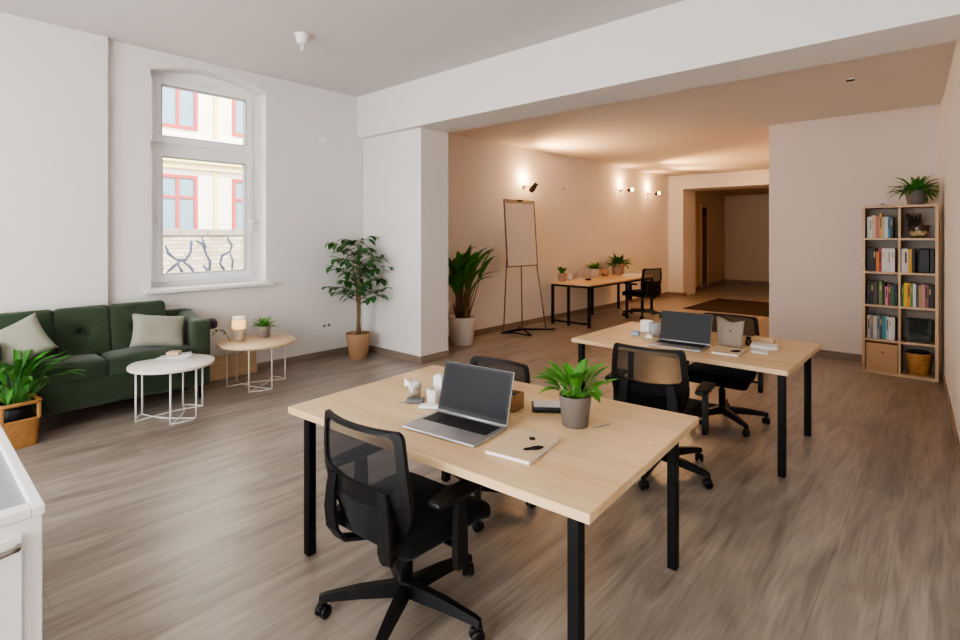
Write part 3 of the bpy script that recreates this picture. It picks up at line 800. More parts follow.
# ------------------------------------------------------------------ work tables
def work_table(label, loc, rz, w, d, legs, skew=0.):
    t = thing('work_table', label, 'table', loc, rz, 'oak topped work tables')
    b = bm_new(); box(b, -w/2, w/2, -d/2, d/2, .694, .73, .003, 1)
    for v in b.verts: v.co.y += skew*(v.co.x/w)*(v.co.y > 0); v.co.x += skew*.4*(v.co.x > 0)*(v.co.y > 0)
    obj('tabletop', b, M['oak'], t)
    for x, y in legs:
        b = bm_new(); box(b, x-.023, x+.023, y-.023, y+.023, .001, .6935, .004, 1); obj('leg', b, M['black_metal'], t)
    b = bm_new()
    xs = [x for x, y in legs]; ys = [y for x, y in legs]
    x0, x1, y0, y1 = min(xs), max(xs), min(ys), max(ys)
    for y in (y0+.30, y1-.16): box(b, x0+.1, x1-.04, y-.015, y+.015, .665, .6935)
    for x in (x0, x1): box(b, x-.012, x+.012, y0+.027, y1-.027, .672, .6935)
    obj('apron_frame', b, M['black_metal'], t)
    return t
TA = (-1.795, 2.04, R(3.9)); TB = (-1.652, 4.588, 0)
work_table('oak topped work table with black legs in the foreground, holding the grey potted plant', (TA[0], TA[1], 0), TA[2], 1.755, 1.16, [(-.705, -.56), (.805, -.535), (.81, .475), (-.69, .475)], .05)
work_table('oak topped work table with black legs in the middle of room, holding mug and folio', (TB[0], TB[1], 0), TB[2], 1.687, 1.18, [(-.76, -.555), (.80, -.555), (.785, .40), (-.76, .40)], .03)

# laptops
def make_laptop(label):
    t = thing('laptop', label, 'laptop', group='open laptops')
    w, d = .42, .275
    b = bm_new(); box(b, -w/2, w/2, -d/2, d/2, .0015, .0145, .0045, 2); obj('base', b, M['alu'], t)
    b = bm_new(); box(b, -w/2+.022, w/2-.022, -.015, d/2-.03, .0143, .0152); kw = obj('keyboard_well', b, M['key'], t)
    b = bm_new()
    kx0, kx1, ky0, ky1 = -w/2+.026, w/2-.026, -.011, d/2-.034
    for r_ in range(6):
        y0 = ky0+(ky1-ky0)*r_/6; y1 = ky0+(ky1-ky0)*(r_+1)/6-.003
        if r_ == 0: cuts = [0, .08, .16, .24, .32, .68, .76, .84, .92, 1]
        else: cuts = [i/14 for i in range(15)]
        for a, c in zip(cuts, cuts[1:]): box(b, kx0+(kx1-kx0)*a+.0015, kx0+(kx1-kx0)*c-.0015, y0, y1, .0151, .0168)
    obj('keys', b, mat('key_caps', '#232325', .5), kw)
    b = bm_new(); box(b, -.06, .06, -d/2+.012, -.03, .0143, .0150); obj('trackpad', b, M['trackpad'], t)
    hm = Matrix.Translation((0, d/2-.006, .012)) @ Matrix.Rotation(R(-16), 4, 'X')
    b = bm_new(); box(b, -w/2, w/2, -.003, .004, .004, .252, .0035, 2, mtx=hm)
    tube(b, [hm @ Vector((-w/2+.03, 0, .002)), hm @ Vector((w/2-.03, 0, .002))], .006, 8); l = obj('lid', b, M['alu'], t)
    b = bm_new(); box(b, -w/2+.002, w/2-.002, -.0042, -.0028, .008, .250, mtx=hm); s = obj('bezel', b, M['black_plastic'], l)
    b = bm_new(); box(b, -w/2+.014, w/2-.014, -.0048, -.004, .026, .238, mtx=hm); obj('display', b, M['dark_screen'], s)
    return t
lp = make_laptop('open silver laptop with dark screen on the front work table')
lp.location = (-1.742, 1.765, .7305); lp.rotation_euler = (0, 0, R(7))
dup(lp, (-1.655, 4.29, .7305), R(3), 'open silver laptop with dark screen on the rear work table')

# notebook with pen and clip
def notebook(label, loc, rz, w, d, group='beige notebooks'):
    t = thing('notebook', label, 'notebook', loc, rz, group)
    b = bm_new(); box(b, -w/2, w/2, -d/2, d/2, 0, .003, .001, 1); box(b, -w/2, w/2, -d/2, d/2, .0145, .0175, .001, 1); obj('cover', b, M['kraft'], t)
    b = bm_new(); box(b, -w/2+.003, w/2-.003, -d/2+.002, d/2-.003, .003, .0145); obj('pages', b, mat('page_block', '#eceef3', .8), t)
    return t
notebook('beige notebook beside the laptop on the front work table, pen on it', (-1.37, 1.81, .7305), R(9), .212, .295)
notebook('beige notebook in front of upright folio on the rear work table', (-1.28, 4.32, .7305), R(3), .19, .24)
def pen(label, loc, rz, L_=.09):
    b = bm_new(); tube(b, [(-L_/2, 0, .006), (-L_/2+.012, 0, .006), (L_/2-.03, 0, .006), (L_/2, 0, .006)], [.002, .006, .006, .005], 8)
    box(b, -.005, .03, -.0015, .0015, .011, .0135)
    box(b, L_/2-.05, L_/2-.012, -.014, .014, .002, .0105, .004, 1)
    return tag(obj('pen', b, M['black_plastic'], loc=loc, rz=rz), label, 'pen', 'short black pens')
pen('short black pen lying on the notebook of the front work table', (-1.30, 1.785, .7481), R(58))
pen('short black pen lying on the notebook of the rear work table', (-1.225, 4.30, .7481), R(35), .07)
b = bm_new(); lathe(b, [(.007, 0), (.013, 0), (.013, .004), (.007, .004), (.007, 0)], seg=20); box(b, .004, .014, -.012, .0, 0, .004)
tag(obj('paper_clip', b, M['black_metal'], loc=(-1.37, 1.875, .7481)), 'tiny dark ring clip on the notebook of the front work table', 'clip')

# other things on front table
Z = .7305
t = thing('coffee_glass', 'glass of milky coffee at the left of the front work table', 'cup', (-2.235, 1.945, Z))
b = bm_new(); lathe(b, [(0, 0), (.034, 0), (.037, .004), (.043, .088), (.041, .0885), (.036, .012), (0, .010)], seg=28); obj('glass', b, M['clear'], t)
b = bm_new(); lathe(b, [(0, .013), (.0355, .013), (.0385, .062), (0, .062)], seg=24); obj('coffee', b, mat('milky_coffee', '#cdb9a4', .6), t)
b = bm_new(); lathe(b, [(0, .0625), (.0385, .0625), (.0405, .083), (.03, .09), (0, .094)], seg=24); obj('foam', b, M['paper'], t)
b = bm_new(); prism(b, [(-.036, .07), (-.034, .116), (-.012, .104), (.012, .098), (.016, .085)], -.042, -.040, 'xz'); obj('paper_tag', b, M['paper'], t)
t = thing('tea_pouch', 'flat dark grey pouch with string leaning at the coffee glass', 'pouch', (-2.175, 1.90, Z), R(40))
b = bm_new(); soft_box(b, -.05, .05, -.03, .03, 0, .022, .45, 6); obj('pouch', b, mat('slate_cloth', '#66686a', .8), t)
b = bm_new(); tube(b, [(-.05, 0, .008), (-.075, -.01, .003), (-.09, .0, .003)], .0022, 6); obj('string', b, M['grey_plastic'], t)
def carton(name, label, loc, rz, w, d, h, m, cat='box', group=None):
    b = bm_new(); box(b, -w/2, w/2, -d/2, d/2, 0, h, .004, 2); box(b, -w/2+.012, w/2-.012, -d/2+.012, d/2-.012, h, h+.006, .003, 1)
    return tag(obj(name, b, m, loc=loc, rz=rz), label, cat, group)
carton('white_box', 'tall white box behind the clear cup on the front work table', (-2.185, 2.09, Z), R(20), .055, .05, .11, M['white_plastic'])
carton('grey_box', 'grey box behind the tall white box on the front work table', (-2.19, 2.18, Z), R(20), .05, .05, .11, M['grey_plastic'])
t = thing('plastic_cup', 'translucent white cup on the front work table left of the laptop', 'cup', (-2.085, 1.96, Z))
b = bm_new(); loft(b, [[(x, y, z) for x, y in rrect(w, w, .014)] for w, z in ((.06, 0), (.064, .004), (.074, .082), (.07, .082), (.06, .008))]); obj('cup', b, see_through('frosted_plastic', '#eeeae4', .75, .4), t)
b = bm_new(); loft(b, [[(x, y, z) for x, y in rrect(w, w, .014)] for w, z in ((.057, .009), (.066, .06))]); obj('contents', b, M['beige_pot'], t)
t = thing('charger', 'flat white charger block in front of the cup on the front work table', 'charger', (-2.045, 1.885, Z), R(35))
b = bm_new(); box(b, -.055, .055, -.026, .026, .004, .02, .006, 2); obj('body', b, M['white_plastic'], t)
b = bm_new(); box(b, -.05, .05, -.022, .022, 0, .005); obj('foot', b, M['grey_plastic'], t)
t = thing('wooden_box', 'small open brown wooden box behind the laptop on the front table', 'box', (-1.735, 2.17, Z), R(6))
b = bm_new(); box(b, -.06, .06, -.05, .05, 0, .008)
for x0, x1, y0, y1 in ((-.06, -.052, -.05, .05), (.052, .06, -.05, .05), (-.052, .052, -.05, -.042), (-.052, .052, .042, .05)): box(b, x0, x1, y0, y1, .008, .085)
obj('box', b, wood_mat('brown_wood', '#8f6a45', '#b08a60', 0, .6), t)
b = bm_new(); box(b, -.05, .05, -.04, .04, .0085, .07); obj('contents', b, M['black_plastic'], t)
t = thing('card_reader', 'flat black edged device with pale top left of the grey potted plant', 'device', (-1.575, 2.29, Z), R(38))
b = bm_new(); loft(b, [[(x, y, z) for x, y in rrect(w, d, .02)] for w, d, z in ((.155, .115, .002), (.165, .125, .006), (.165, .125, .022), (.16, .12, .026))]); obj('body', b, mat('navy_plastic', '#20242e', .4), t)
b = bm_new(); box(b, -.072, .072, -.053, .053, .0262, .030, .003, 1); obj('top_sheet', b, mat('pale_grey_sheet', '#d4d2d3', .5), t)
t = thing('card_stand', 'small white card stand behind the flat black edged device', 'stand', (-1.545, 2.42, Z), R(20))
b = bm_new(); box(b, -.03, .03, -.02, .02, 0, .006, .002, 1); tube(b, [(-.02, 0, .005), (-.02, 0, .08)], .004, 8); obj('stand', b, M['chrome'], t)
b = bm_new(); box(b, -.032, .0, -.004, .0, .06, .095, .002, 1); obj('card', b, M['paper'], t)
b = bm_new(); tube(b, [(-.05, 0, .003), (.05, 0, .003)], .003, 8); tube(b, [(.05, 0, .003), (.056, 0, .003)], [.003, .001], 8)
tag(obj('stylus', b, M['grey_plastic'], loc=(-1.24, 2.255, Z), rz=R(70)), 'thin grey stylus lying right of the grey potted plant', 'pen')

# rear table things
t = thing('grey_mug', 'grey cylindrical mug left of laptop on the rear work table', 'cup', (-1.985, 4.57, Z))
b = bm_new(); lathe(b, [(0, 0), (.042, 0), (.046, .005), (.047, .118), (.043, .119), (.041, .01), (0, .009)], seg=28); obj('cup', b, mat('grey_glaze', '#a9a8a8', .5), t)
b = bm_new(); tube(b, [(.044, 0, .095), (.075, 0, .09), (.082, 0, .06), (.072, 0, .03), (.044, 0, .025)], .006, 8); obj('handle', b, mat('grey_glaze_handle', '#a2a1a1', .5), t)
carton('white_box', 'white box behind the grey mug on the rear work table', (-2.125, 4.73, Z), R(10), .11, .06, .105, M['white_plastic'])
carton('grey_box', 'small blue grey box at the left of the rear work table', (-2.135, 4.51, Z), R(12), .07, .05, .032, mat('blue_grey_card', '#9fb0c6', .6))
carton('white_box', 'tiny white block in front of the grey mug on the rear work table', (-1.985, 4.46, Z), R(10), .06, .04, .026, M['white_plastic'])
carton('brass_tin', 'small brass coloured tin hidden right of the grey mug on rear table', (-1.88, 4.68, Z), R(10), .05, .05, .05, M['amber'], 'tin')
b = bm_new(); n = 14; rows = []
for j in range(7):
    v = j/6; row = []
    for i in range(n+1):
        u = i/n; wv = .018*math.sin(u*PI*2.0+.3)*v; top = .235-.032*math.sin(PI*u)**2*1-.018*u
        row.append(((u-.5)*(.18+.03*v), .018*math.sin(u*PI*1.6)+v*.05, top*v))
    rows.append(row)
Vf = [[b.verts.new(p) for p in r_] for r_ in rows]; Vb = [[b.verts.new((p[0], p[1]+.006, p[2])) for p in r_] for r_ in rows]
for G in (Vf, Vb):
    for j in range(6):
        for i in range(n): b.faces.new((G[j][i], G[j][i+1], G[j+1][i+1], G[j+1][i])).smooth = True
ring = lambda G: [G[0][i] for i in range(n+1)]+[G[j][n] for j in range(1, 7)]+[G[6][i] for i in range(n-1, -1, -1)]+[G[j][0] for j in range(5, 0, -1)]
ra, rb_ = ring(Vf), ring(Vb)
for k in range(len(ra)): b.faces.new((ra[k], ra[(k+1) % len(ra)], rb_[(k+1) % len(ra)], rb_[k]))
tt_ = thing('folio', 'upright taupe folio with wavy top edge on the rear work table', 'folder', (-1.335, 4.53, Z), R(6))
obj('cover', b, mat('taupe_card', '#8f8375', .7, var=.05), tt_)
b = bm_new(); lathe(b, [(0, 0), (.007, 0), (.007, .002), (0, .002)], seg=14, mtx=Matrix.Translation((.0, .040, .125)) @ Matrix.Rotation(R(77), 4, 'X')); obj('emblem', b, M['bronze'], tt_)
t = thing('amber_jar', 'small amber jar right of the upright folio on the rear work table', 'jar', (-1.245, 4.73, Z))
b = bm_new(); lathe(b, [(0, 0), (.022, 0), (.026, .006), (.026, .04), (.018, .048), (0, .048)], seg=20); obj('jar', b, M['amber'], t)
b = bm_new(); lathe(b, [(0, .0485), (.018, .0485), (.018, .065), (0, .065)], seg=20); obj('lid', b, M['black_plastic'], t)
carton('kraft_box', 'pale wooden box at the rear of the rear work table right side', (-1.185, 4.95, Z), R(3), .17, .09, .035, M['oak'])
def sheets(label, loc, rz, w, d, k, seed):
    rnd = random.Random(seed); b = bm_new()
    for i in range(k):
        a = rnd.uniform(-.12, .12); m = Matrix.Rotation(a, 4, 'Z'); box(b, -w/2, w/2, -d/2, d/2, i*.004, i*.004+.0035, mtx=m)
    return tag(obj('paper_stack', b, M['paper'], loc=loc, rz=rz), label, 'papers', 'loose papers')
sheets('larger stack of white papers on the right of the rear work table', (-1.12, 4.70, Z), R(10), .19, .14, 6, 1)
sheets('small white paper pad in front of the paper stack on rear table', (-1.10, 4.50, Z), R(5), .11, .13, 3, 2)

# ------------------------------------------------------------------ flip chart
fc = thing('flip_chart', 'tall white flip chart on a dark metal tripod stand by the lamp wall', 'flip chart', (-5.30, 6.98, 0), R(-3))
# local: board faces +X, width along y
b = bm_new()
lean = Matrix.Translation((.0, 0, 1.12)) @ Matrix.Rotation(R(-4), 4, 'Y')
box(b, .0, .012, -.37, .37, .01, 1.08, .002, 1, mtx=lean); obj('board', b, M['whiteboard'], fc)
b = bm_new()
for y0, y1, z0, z1 in ((-.39, -.372, 0, 1.09), (.372, .39, 0, 1.09), (-.39, .39, -.012, .008), (-.39, .39, 1.082, 1.10)): box(b, -.006, .018, y0, y1, z0, z1, .003, 1, mtx=lean)
fr_ = obj('frame', b, M['steel'], fc)
b = bm_new(); box(b, .012, .03, -.06, .06, 1.07, 1.105, .004, 1, mtx=lean); obj('clip', b, M['black_plastic'], fr_)
b = bm_new(); box(b, .012, .024, -.36, .36, 1.04, 1.085, .003, 1, mtx=lean); obj('clamp_bar', b, M['chrome'], fr_)
LF, RF, FF, BF = Vector((-.20, -.30, .02)), Vector((.16, .52, .02)), Vector((.30, -.14, .02)), Vector((-.22, .18, .02))
for p, q in (((-.02, -.37, 1.25), LF.lerp(BF, .12)+Vector((0, 0, .02))), ((-.02, .37, 1.25), RF.lerp(BF, .12)+Vector((0, 0, .02))), ((-.03, 0, 1.25), BF.lerp(FF, .25)+Vector((0, 0, .03)))):
    b = bm_new(); tube(b, [p, q], .011, 8); obj('leg', b, M['steel'], fc)
b = bm_new()
for pts in ([LF, BF, RF], [LF, FF.lerp(LF, .5)+Vector((0, 0, .02)), FF], [RF, BF.lerp(FF, .4)+Vector((0, 0, .03)), LF], [BF+Vector((0, 0, .03)), FF], [RF, RF+Vector((.05, .1, -.005))]):
    tube(b, pts, .013, 8)
obj('base', b, M['black_metal'], fc)

# ------------------------------------------------------------------ far desk
dk = thing('long_desk', 'long oak topped desk with black frame along the lamp lit wall', 'desk', (0, 0, 0))
DX0, DX1, DY0, DY1 = -5.50, -4.66, 8.06, 10.75
b = bm_new(); box(b, DX0, DX1, DY0, DY1, DT-.03, DT, .003, 1); obj('desktop', b, M['oak_y'], dk)
for x in (DX0+.04, DX1-.04):
    for y in (DY0+.05, 9.55, DY1-.06):
        b = bm_new(); box(b, x-.022, x+.022, y-.022, y+.022, .001, DT-.0305, .003, 1); obj('leg', b, M['black_metal'], dk)
b = bm_new(); box(b, -5.14, -5.10, DY0+.03, DY0+.07, .001, DT-.0305, .003, 1); obj('leg', b, M['black_metal'], dk)
b = bm_new()
for x in (DX0+.04, DX1-.04): box(b, x-.012, x+.012, DY0+.07, DY1-.08, DT-.07, DT-.031)
box(b, DX0+.06, DX1-.06, DY0+.03, DY0+.07, DT-.07, DT-.031); box(b, DX0+.06, DX1-.06, DY0+.035, DY0+.065, .05, .08)
obj('frame_rail', b, M['black_metal'], dk)
t = thing('small_cup', 'small brown cup between the two bushy plants on the far desk', 'cup', (-5.45, 10.05, DT+.0005))
b = bm_new(); lathe(b, [(0, 0), (.07, 0), (.085, .13), (.078, .13), (.066, .02), (0, .02)], seg=22); obj('cup', b, M['pink_pot'], t)
b = bm_new(); lathe(b, [(0, .021), (.062, .021), (.074, .11), (0, .11)], seg=22); obj('contents', b, M['soil'], t)
t = thing('card_holder', 'small white card holder beside the pink succulent pot on far desk', 'stand', (-5.45, 9.05, DT+.0005))
b = bm_new(); box(b, -.04, .04, -.05, .05, 0, .02, .004, 1); tube(b, [(0, -.04, .018), (0, -.04, .17)], .007, 8); tube(b, [(0, -.04, .17), (0, -.09, .19)], .012, 8); obj('stand', b, M['white_plastic'], t)
b = bm_new(); soft_box(b, -.05, .05, -.04, .04, 0, .035, .45, 6); tag(obj('computer_mouse', b, M['bronze'], loc=(-5.15, 8.85, DT+.0005)), 'dark computer mouse near the front of the far desk', 'mouse')
b = bm_new(); lathe(b, [(0, 0), (.06, 0), (.06, .12), (.055, .12), (.055, .01), (0, .01)], seg=22); tag(obj('white_cup', b, M['white_pot'], loc=(-5.42, 8.62, DT+.0005)), 'white cup tucked behind the pink succulent pot on far desk', 'cup')
b = bm_new(); box(b, -.2, .2, -.13, .13, 0, .035, .006, 1); tag(obj('paper_stack', b, M['paper'], loc=(-4.98, 10.45, DT+.0005)), 'flat white paper stack at the far end of the far desk', 'papers')

# ------------------------------------------------------------------ wall lamps
def wall_lamp(label, y, z, kind):
    wx = -5.74+(y-4.96)*.08/9
    t = thing('wall_lamp', label, 'lamp', (wx, y, z), 0, 'warm spot lamps on the far left wall')
    b = bm_new(); lathe(b, [(0, 0), (.045, 0), (.045, .012), (.03, .018), (0, .018)], seg=22, mtx=Matrix.Rotation(R(90), 4, 'Y')); obj('wall_plate', b, M['chrome'], t)
    b = bm_new(); tube(b, [(.015, 0, 0), (.16, 0, 0)], .011, 8); obj('arm', b, M['chrome'], t)
    if kind:
        hm = Matrix.Translation((.22, .0, -.02)) @ Matrix.Rotation(R(28), 4, 'Y') @ Matrix.Rotation(R(-18), 4, 'X')
        b = bm_new(); lathe(b, [(0, -.10), (.036, -.10), (.052, -.05), (.052, .02), (.042, .06), (.052, .085), (.046, .085), (.034, .04), (0, .04)], seg=22, mtx=hm); h = obj('lamp_head', b, M['bronze'], t)
        b = bm_new(); lathe(b, [(0, .041), (.03, .048), (.026, .068), (0, .078)], seg=18, mtx=hm); obj('bulb', b, M['bulb'], h)
    else:
        hm = Matrix.Translation((.16, 0, 0)) @ Matrix.Rotation(R(90), 4, 'Y')
        b = bm_new(); lathe(b, [(0, .04), (.04, .04), (.046, .06), (.046, .12), (.04, .12), (0, .11)], seg=22, mtx=hm); h = obj('lamp_head', b, M['bronze'], t)
        b = bm_new(); lathe(b, [(0, .115), (.034, .12), (.040, .14), (.03, .165), (0, .175)], seg=20, mtx=hm); obj('bulb', b, M['bulb'], h)
    return wx
lampspec = [('dark wall spot lamp above the flip chart', 7.56, 2.50, 1), ('nearer of the two bulb wall lamps above the far desk', 11.2, 2.66, 0), ('last bulb wall lamp, next to the far corner', 12.65, 2.66, 0)]
LX = [wall_lamp(*s) for s in lampspec]

# ------------------------------------------------------------------ ceiling and wall fittings
t = thing('ceiling_lamp', 'bare white bulb socket on the front ceiling', 'lamp', (-4.66, 2.63, CH))
t.scale = (1.15, 1.15, 1.0)
b = bm_new(); lathe(b, [(0, 0), (.062, 0), (.062, -.012), (.05, -.03), (.045, -.085), (.035, -.095), (0, -.095)], seg=24); obj('socket', b, M['white_plastic'], t)
b = bm_new(); tube(b, [(-.018, 0, -.09), (-.018, 0, -.14), (0, 0, -.16), (.018, 0, -.14), (.018, 0, -.09)], .008, 8); obj('lamp_tube', b, M['white'], t)
t = thing('ceiling_spot', 'tiny dark fitting on the rear ceiling near the right wall', 'fitting', (-.74, 6.36, CB))
b = bm_new(); lathe(b, [(0, 0), (.028, 0), (.028, -.012), (0, -.014)], seg=20); obj('plate', b, M['white_plastic'], t)
b = bm_new(); box(b, -.035, .035, -.008, .008, -.028, -.012, .004, 1); obj('clip', b, M['bronze'], t)
t = thing('wall_socket', 'white double wall socket near the floor left of the ficus', 'socket', (WX, 3.86, .43))
b = bm_new(); box(b, 0, .01, -.07, .07, -.04, .04, .004, 1); obj('plate', b, M['white_plastic'], t)
for s in (-1, 1):
    b = bm_new(); lathe(b, [(0, 0), (.022, 0), (.024, .003), (0, .003)], seg=18, mtx=Matrix.Translation((.0102, s*.034, 0)) @ Matrix.Rotation(R(90), 4, 'Y')); obj('outlet', b, M['grey_plastic'], t)
b = bm_new(); box(b, 0, .012, -.045, .045, -.035, .035, .005, 1); tag(obj('blank_plate', b, M['white_plastic'], loc=(WX, 3.80, 2.90)), 'small white blank plate high on the wall right of the window', 'plate')
b = bm_new(); lathe(b, [(0, 0), (.012, 0), (.012, .02), (0, .022)], seg=12, mtx=Matrix.Rotation(R(90), 4, 'Y')); tag(obj('wall_hook', b, M['bronze'], loc=(-5.74+3.9*.08/9, 8.86, 2.55)), 'tiny dark hook on the wall right of the flip chart', 'hook')

# ------------------------------------------------------------------ bookshelf
BX0, BX1, BY0, BY1, BH = -.786, -.093, 7.74, 8.10, 1.987
bs = thing('bookshelf', 'tall narrow oak bookshelf with ten compartments at the right wall', 'bookshelf', ((BX0+BX1)/2, (BY0+BY1)/2, 0))
qx, qy = (BX0+BX1)/2, (BY0+BY1)/2
def shp(name, x0, x1, y0, y1, z0, z1, m=M['shelf']):
    b = bm_new(); box(b, x0-qx, x1-qx, y0-qy, y1-qy, z0, z1, .0015, 1); return obj(name, b, m, bs)
T = .03
shp('side_panel', BX0, BX0+T, BY0, BY1, 0.001, BH); shp('side_panel', BX1-T, BX1, BY0, BY1, 0.001, BH)
shp('top_panel', BX0+T, BX1-T, BY0, BY1, BH-T, BH); shp('bottom_panel', BX0+T, BX1-T, BY0, BY1, .001, .034)
shp('divider', -.446, -.424, BY0+.003, BY1-.01, .034, BH-T)
SZ = [1.578, 1.182, .790, .385]      # underside-to-top boards: lower z
for z in SZ:
    shp('shelf', BX0+T, -.446, BY0+.003, BY1-.01, z, z+.024); shp('shelf', -.424, BX1-T, BY0+.003, BY1-.01, z, z+.024)
shp('shade_panel', BX0+T, BX1-T, BY1-.01, BY1-.002, .034, BH-T, M['shelf_back'])  # panel added for the shaded wall behind, shade is in its grey
FL = [SZ[0]+.0245, SZ[1]+.0245, SZ[2]+.0245, SZ[3]+.0245, .0345]
ordn = ['first', 'second', 'third', 'fourth', 'fifth', 'sixth', 'seventh', 'eighth', 'ninth', 'tenth', 'eleventh', 'twelfth']
bookmats = {}
def book(x, z, th, h, col, label, group, lean=0.):
    if col not in bookmats: bookmats[col] = mat('book_cover', col, .55, var=.1, scale=30)
    b = bm_new(); d = .21
    box(b, 0, .003, 0, d, 0, h, mi=0); box(b, th-.003, th, 0, d, 0, h, mi=0); box(b, .003, th-.003, 0, .004, 0, h, mi=0)
    box(b, .003, th-.003, .004, d-.005, .003, h-.004, mi=1)
    k = len(C.objects) % 3
    if k: box(b, th*.3, th*.7, -.0006, .0, h*(.4 if k == 1 else .6), h*.85, mi=2)
    o = obj('book', b, [bookmats[col], M['paper'], bandm[len(bookmats) % 3]], loc=(x, BY0+.03, z))
    o.rotation_euler = (0, lean, 0)
    return tag(o, label, 'book', group)
bandm = [mat('gilt_band', '#b89a5a', .5), mat('pale_band', '#d8d2c4', .6), mat('dark_band', '#3c3836', .6)]
def row(where, x0, z, items):
    x = x0
    for i, (th, h, col, cname) in enumerate(items):
        book(x, z, th, h, col, '%s %s book from the left in the %s of the bookshelf' % (cname, ordn[i], where), 'books in the '+where)
        x += th+.0012
LXs = BX0+T+.018; RXs = -.424+.006
row('top left compartment', LXs, FL[0], [(.022, .25, '#b9bdb9', 'grey white'), (.020, .25, '#d4d2cb', 'white'), (.036, .27, '#c9a795', 'pinkish'), (.034, .265, '#b06a63', 'dusty red'), (.026, .29, '#c39a4a', 'ochre'), (.026, .25, '#b9ab97', 'beige'), (.022, .25, '#d8d6d2', 'white'), (.022, .245, '#3f84ad', 'blue'), (.024, .25, '#3c4a4a', 'dark teal')])
row('second row left compartment', LXs, FL[1], [(.026, .275, '#1c1c1b', 'black'), (.026, .275, '#23231f', 'black'), (.030, .275, '#1d201c', 'black'), (.024, .235, '#cf7f2c', 'orange'), (.028, .275, '#a8413a', 'red'), (.026, .275, '#d5cfcb', 'white'), (.030, .275, '#d1c9c4', 'white'), (.018, .275, '#cfc8c4', 'white'), (.042, .275, '#d6d0cd', 'wide white')])
row('second row right compartment', RXs, FL[1], [(.018, .27, '#cfd2d0', 'pale'), (.040, .275, '#c9bfb9', 'pale wide'), (.030, .27, '#d6a02a', 'yellow'), (.028, .275, '#262825', 'black')])
row('third row left compartment', LXs, FL[2], [(.034, .27, '#1a1b1c', 'black'), (.024, .27, '#20211f', 'black'), (.028, .265, '#54493c', 'brown'), (.022, .26, '#282a26', 'dark'), (.028, .275, '#69803f', 'olive green'), (.026, .26, '#232323', 'black'), (.026, .22, '#c07f86', 'pink'), (.026, .25, '#7a3038', 'dark red'), (.026, .24, '#2e6a44', 'green'), (.030, .25, '#22383c', 'dark teal')])
row('third row right compartment', RXs, FL[2], [(.020, .25, '#3c7a44', 'green'), (.030, .275, '#d9b62b', 'yellow'), (.028, .275, '#d08e2d', 'orange'), (.020, .27, '#4a8a4a', 'green'), (.024, .27, '#cfd0cf', 'white'), (.024, .25, '#5c5560', 'grey'), (.024, .25, '#a5865c', 'tan'), (.026, .27, '#b78580', 'dusty pink'), (.030, .265, '#8a5a58', 'mauve'), (.026, .25, '#3b2f2e', 'dark brown'), (.024, .25, '#2b2624', 'black')])
row('fourth row left compartment', LXs, FL[3], [(.030, .27, '#b59a8c', 'pinkish'), (.026, .28, '#6d7276', 'grey'), (.032, .265, '#c0b5a7', 'beige'), (.024, .28, '#8b8f8e', 'grey'), (.026, .275, '#4e5256', 'dark grey'), (.034, .27, '#3f8796', 'teal'), (.022, .275, '#b8bdbd', 'pale grey'), (.030, .265, '#dcdad6', 'white'), (.026, .26, '#c7c9c8', 'silver')])
# box files
for i, (x, w, lab) in enumerate(((-.268, .095, 'black ribbed box file, left one in the second row of the bookshelf'), (-.170, .042, 'narrow black box file, right one in the second row of the bookshelf'))):
    t = thing('box_file', lab, 'box file', (x, BY0+.04, FL[1]), 0, 'black box files')
    b = bm_new(); box(b, 0, w, 0, .25, 0, .275, .006, 1); obj('case', b, M['black_plastic'], t)
    b = bm_new()
    for k in range(9): box(b, .004, w-.004, -.003, .001, .025+k*.026, .040+k*.026)
    obj('rib', b, mat('charcoal_plastic', '#2c2c2e', .5), t)
# glass bowl
t = thing('glass_bowl', 'glass bowl of beige dried fruit and dark stems in the bookshelf', 'bowl', (-.275, 7.87, FL[0]))
b = bm_new(); lathe(b, [(0, 0), (.05, 0), (.07, .01), (.10, .09), (.115, .15), (.112, .15), (.096, .09), (.066, .014), (0, .006)], seg=28); obj('bowl', b, M['clear'], t)
b = bm_new()
for x, y, z, r in ((-.035, -.02, .045, .034), (.03, -.03, .045, .036), (.0, .03, .05, .036), (.055, .02, .06, .03), (-.055, .02, .06, .03), (.0, -.02, .075, .03)): soft_box(b, x-r, x+r, y-r*.8, y+r*.8, z-r*.8, z+r*.8, .5, 4)
obj('dried_fruit', b, M['bread'], t)
b = bm_new(); rnd = random.Random(4)
for k in range(110):
    az = rnd.uniform(0, 6.28); st = Vector((-.03, .01, .07)); en = st+Vector((rnd.uniform(-.08, .06), rnd.uniform(-.05, .05), rnd.uniform(.08, .22)))
    tube(b, [st, st.lerp(en, .5)+Vector((rnd.uniform(-.01, .01), 0, .01)), en], .0028, 4)
obj('stems', b, M['twig'], t)
# mesh bin with parcels
t = thing('mesh_bin', 'dark mesh container with silver packets in the fourth row of bookshelf', 'container', (-.27, 7.88, FL[3]))
b = bm_new(); loft(b, [[(x, y, z) for x, y in rrect(w, .16, .03)] for w, z in ((.20, 0), (.21, .01), (.25, .26), (.245, .26), (.205, .015))]); obj('bin', b, see_through('dark_wire_mesh', '#6b726c', .6), t)
b = bm_new()
for x, z in ((-.05, .02), (.03, .02), (.0, .045), (.07, .03)): soft_box(b, x-.04, x+.04, -.06, .06, z, z+.05, .3, 4)
obj('packets', b, M['alu'], t)
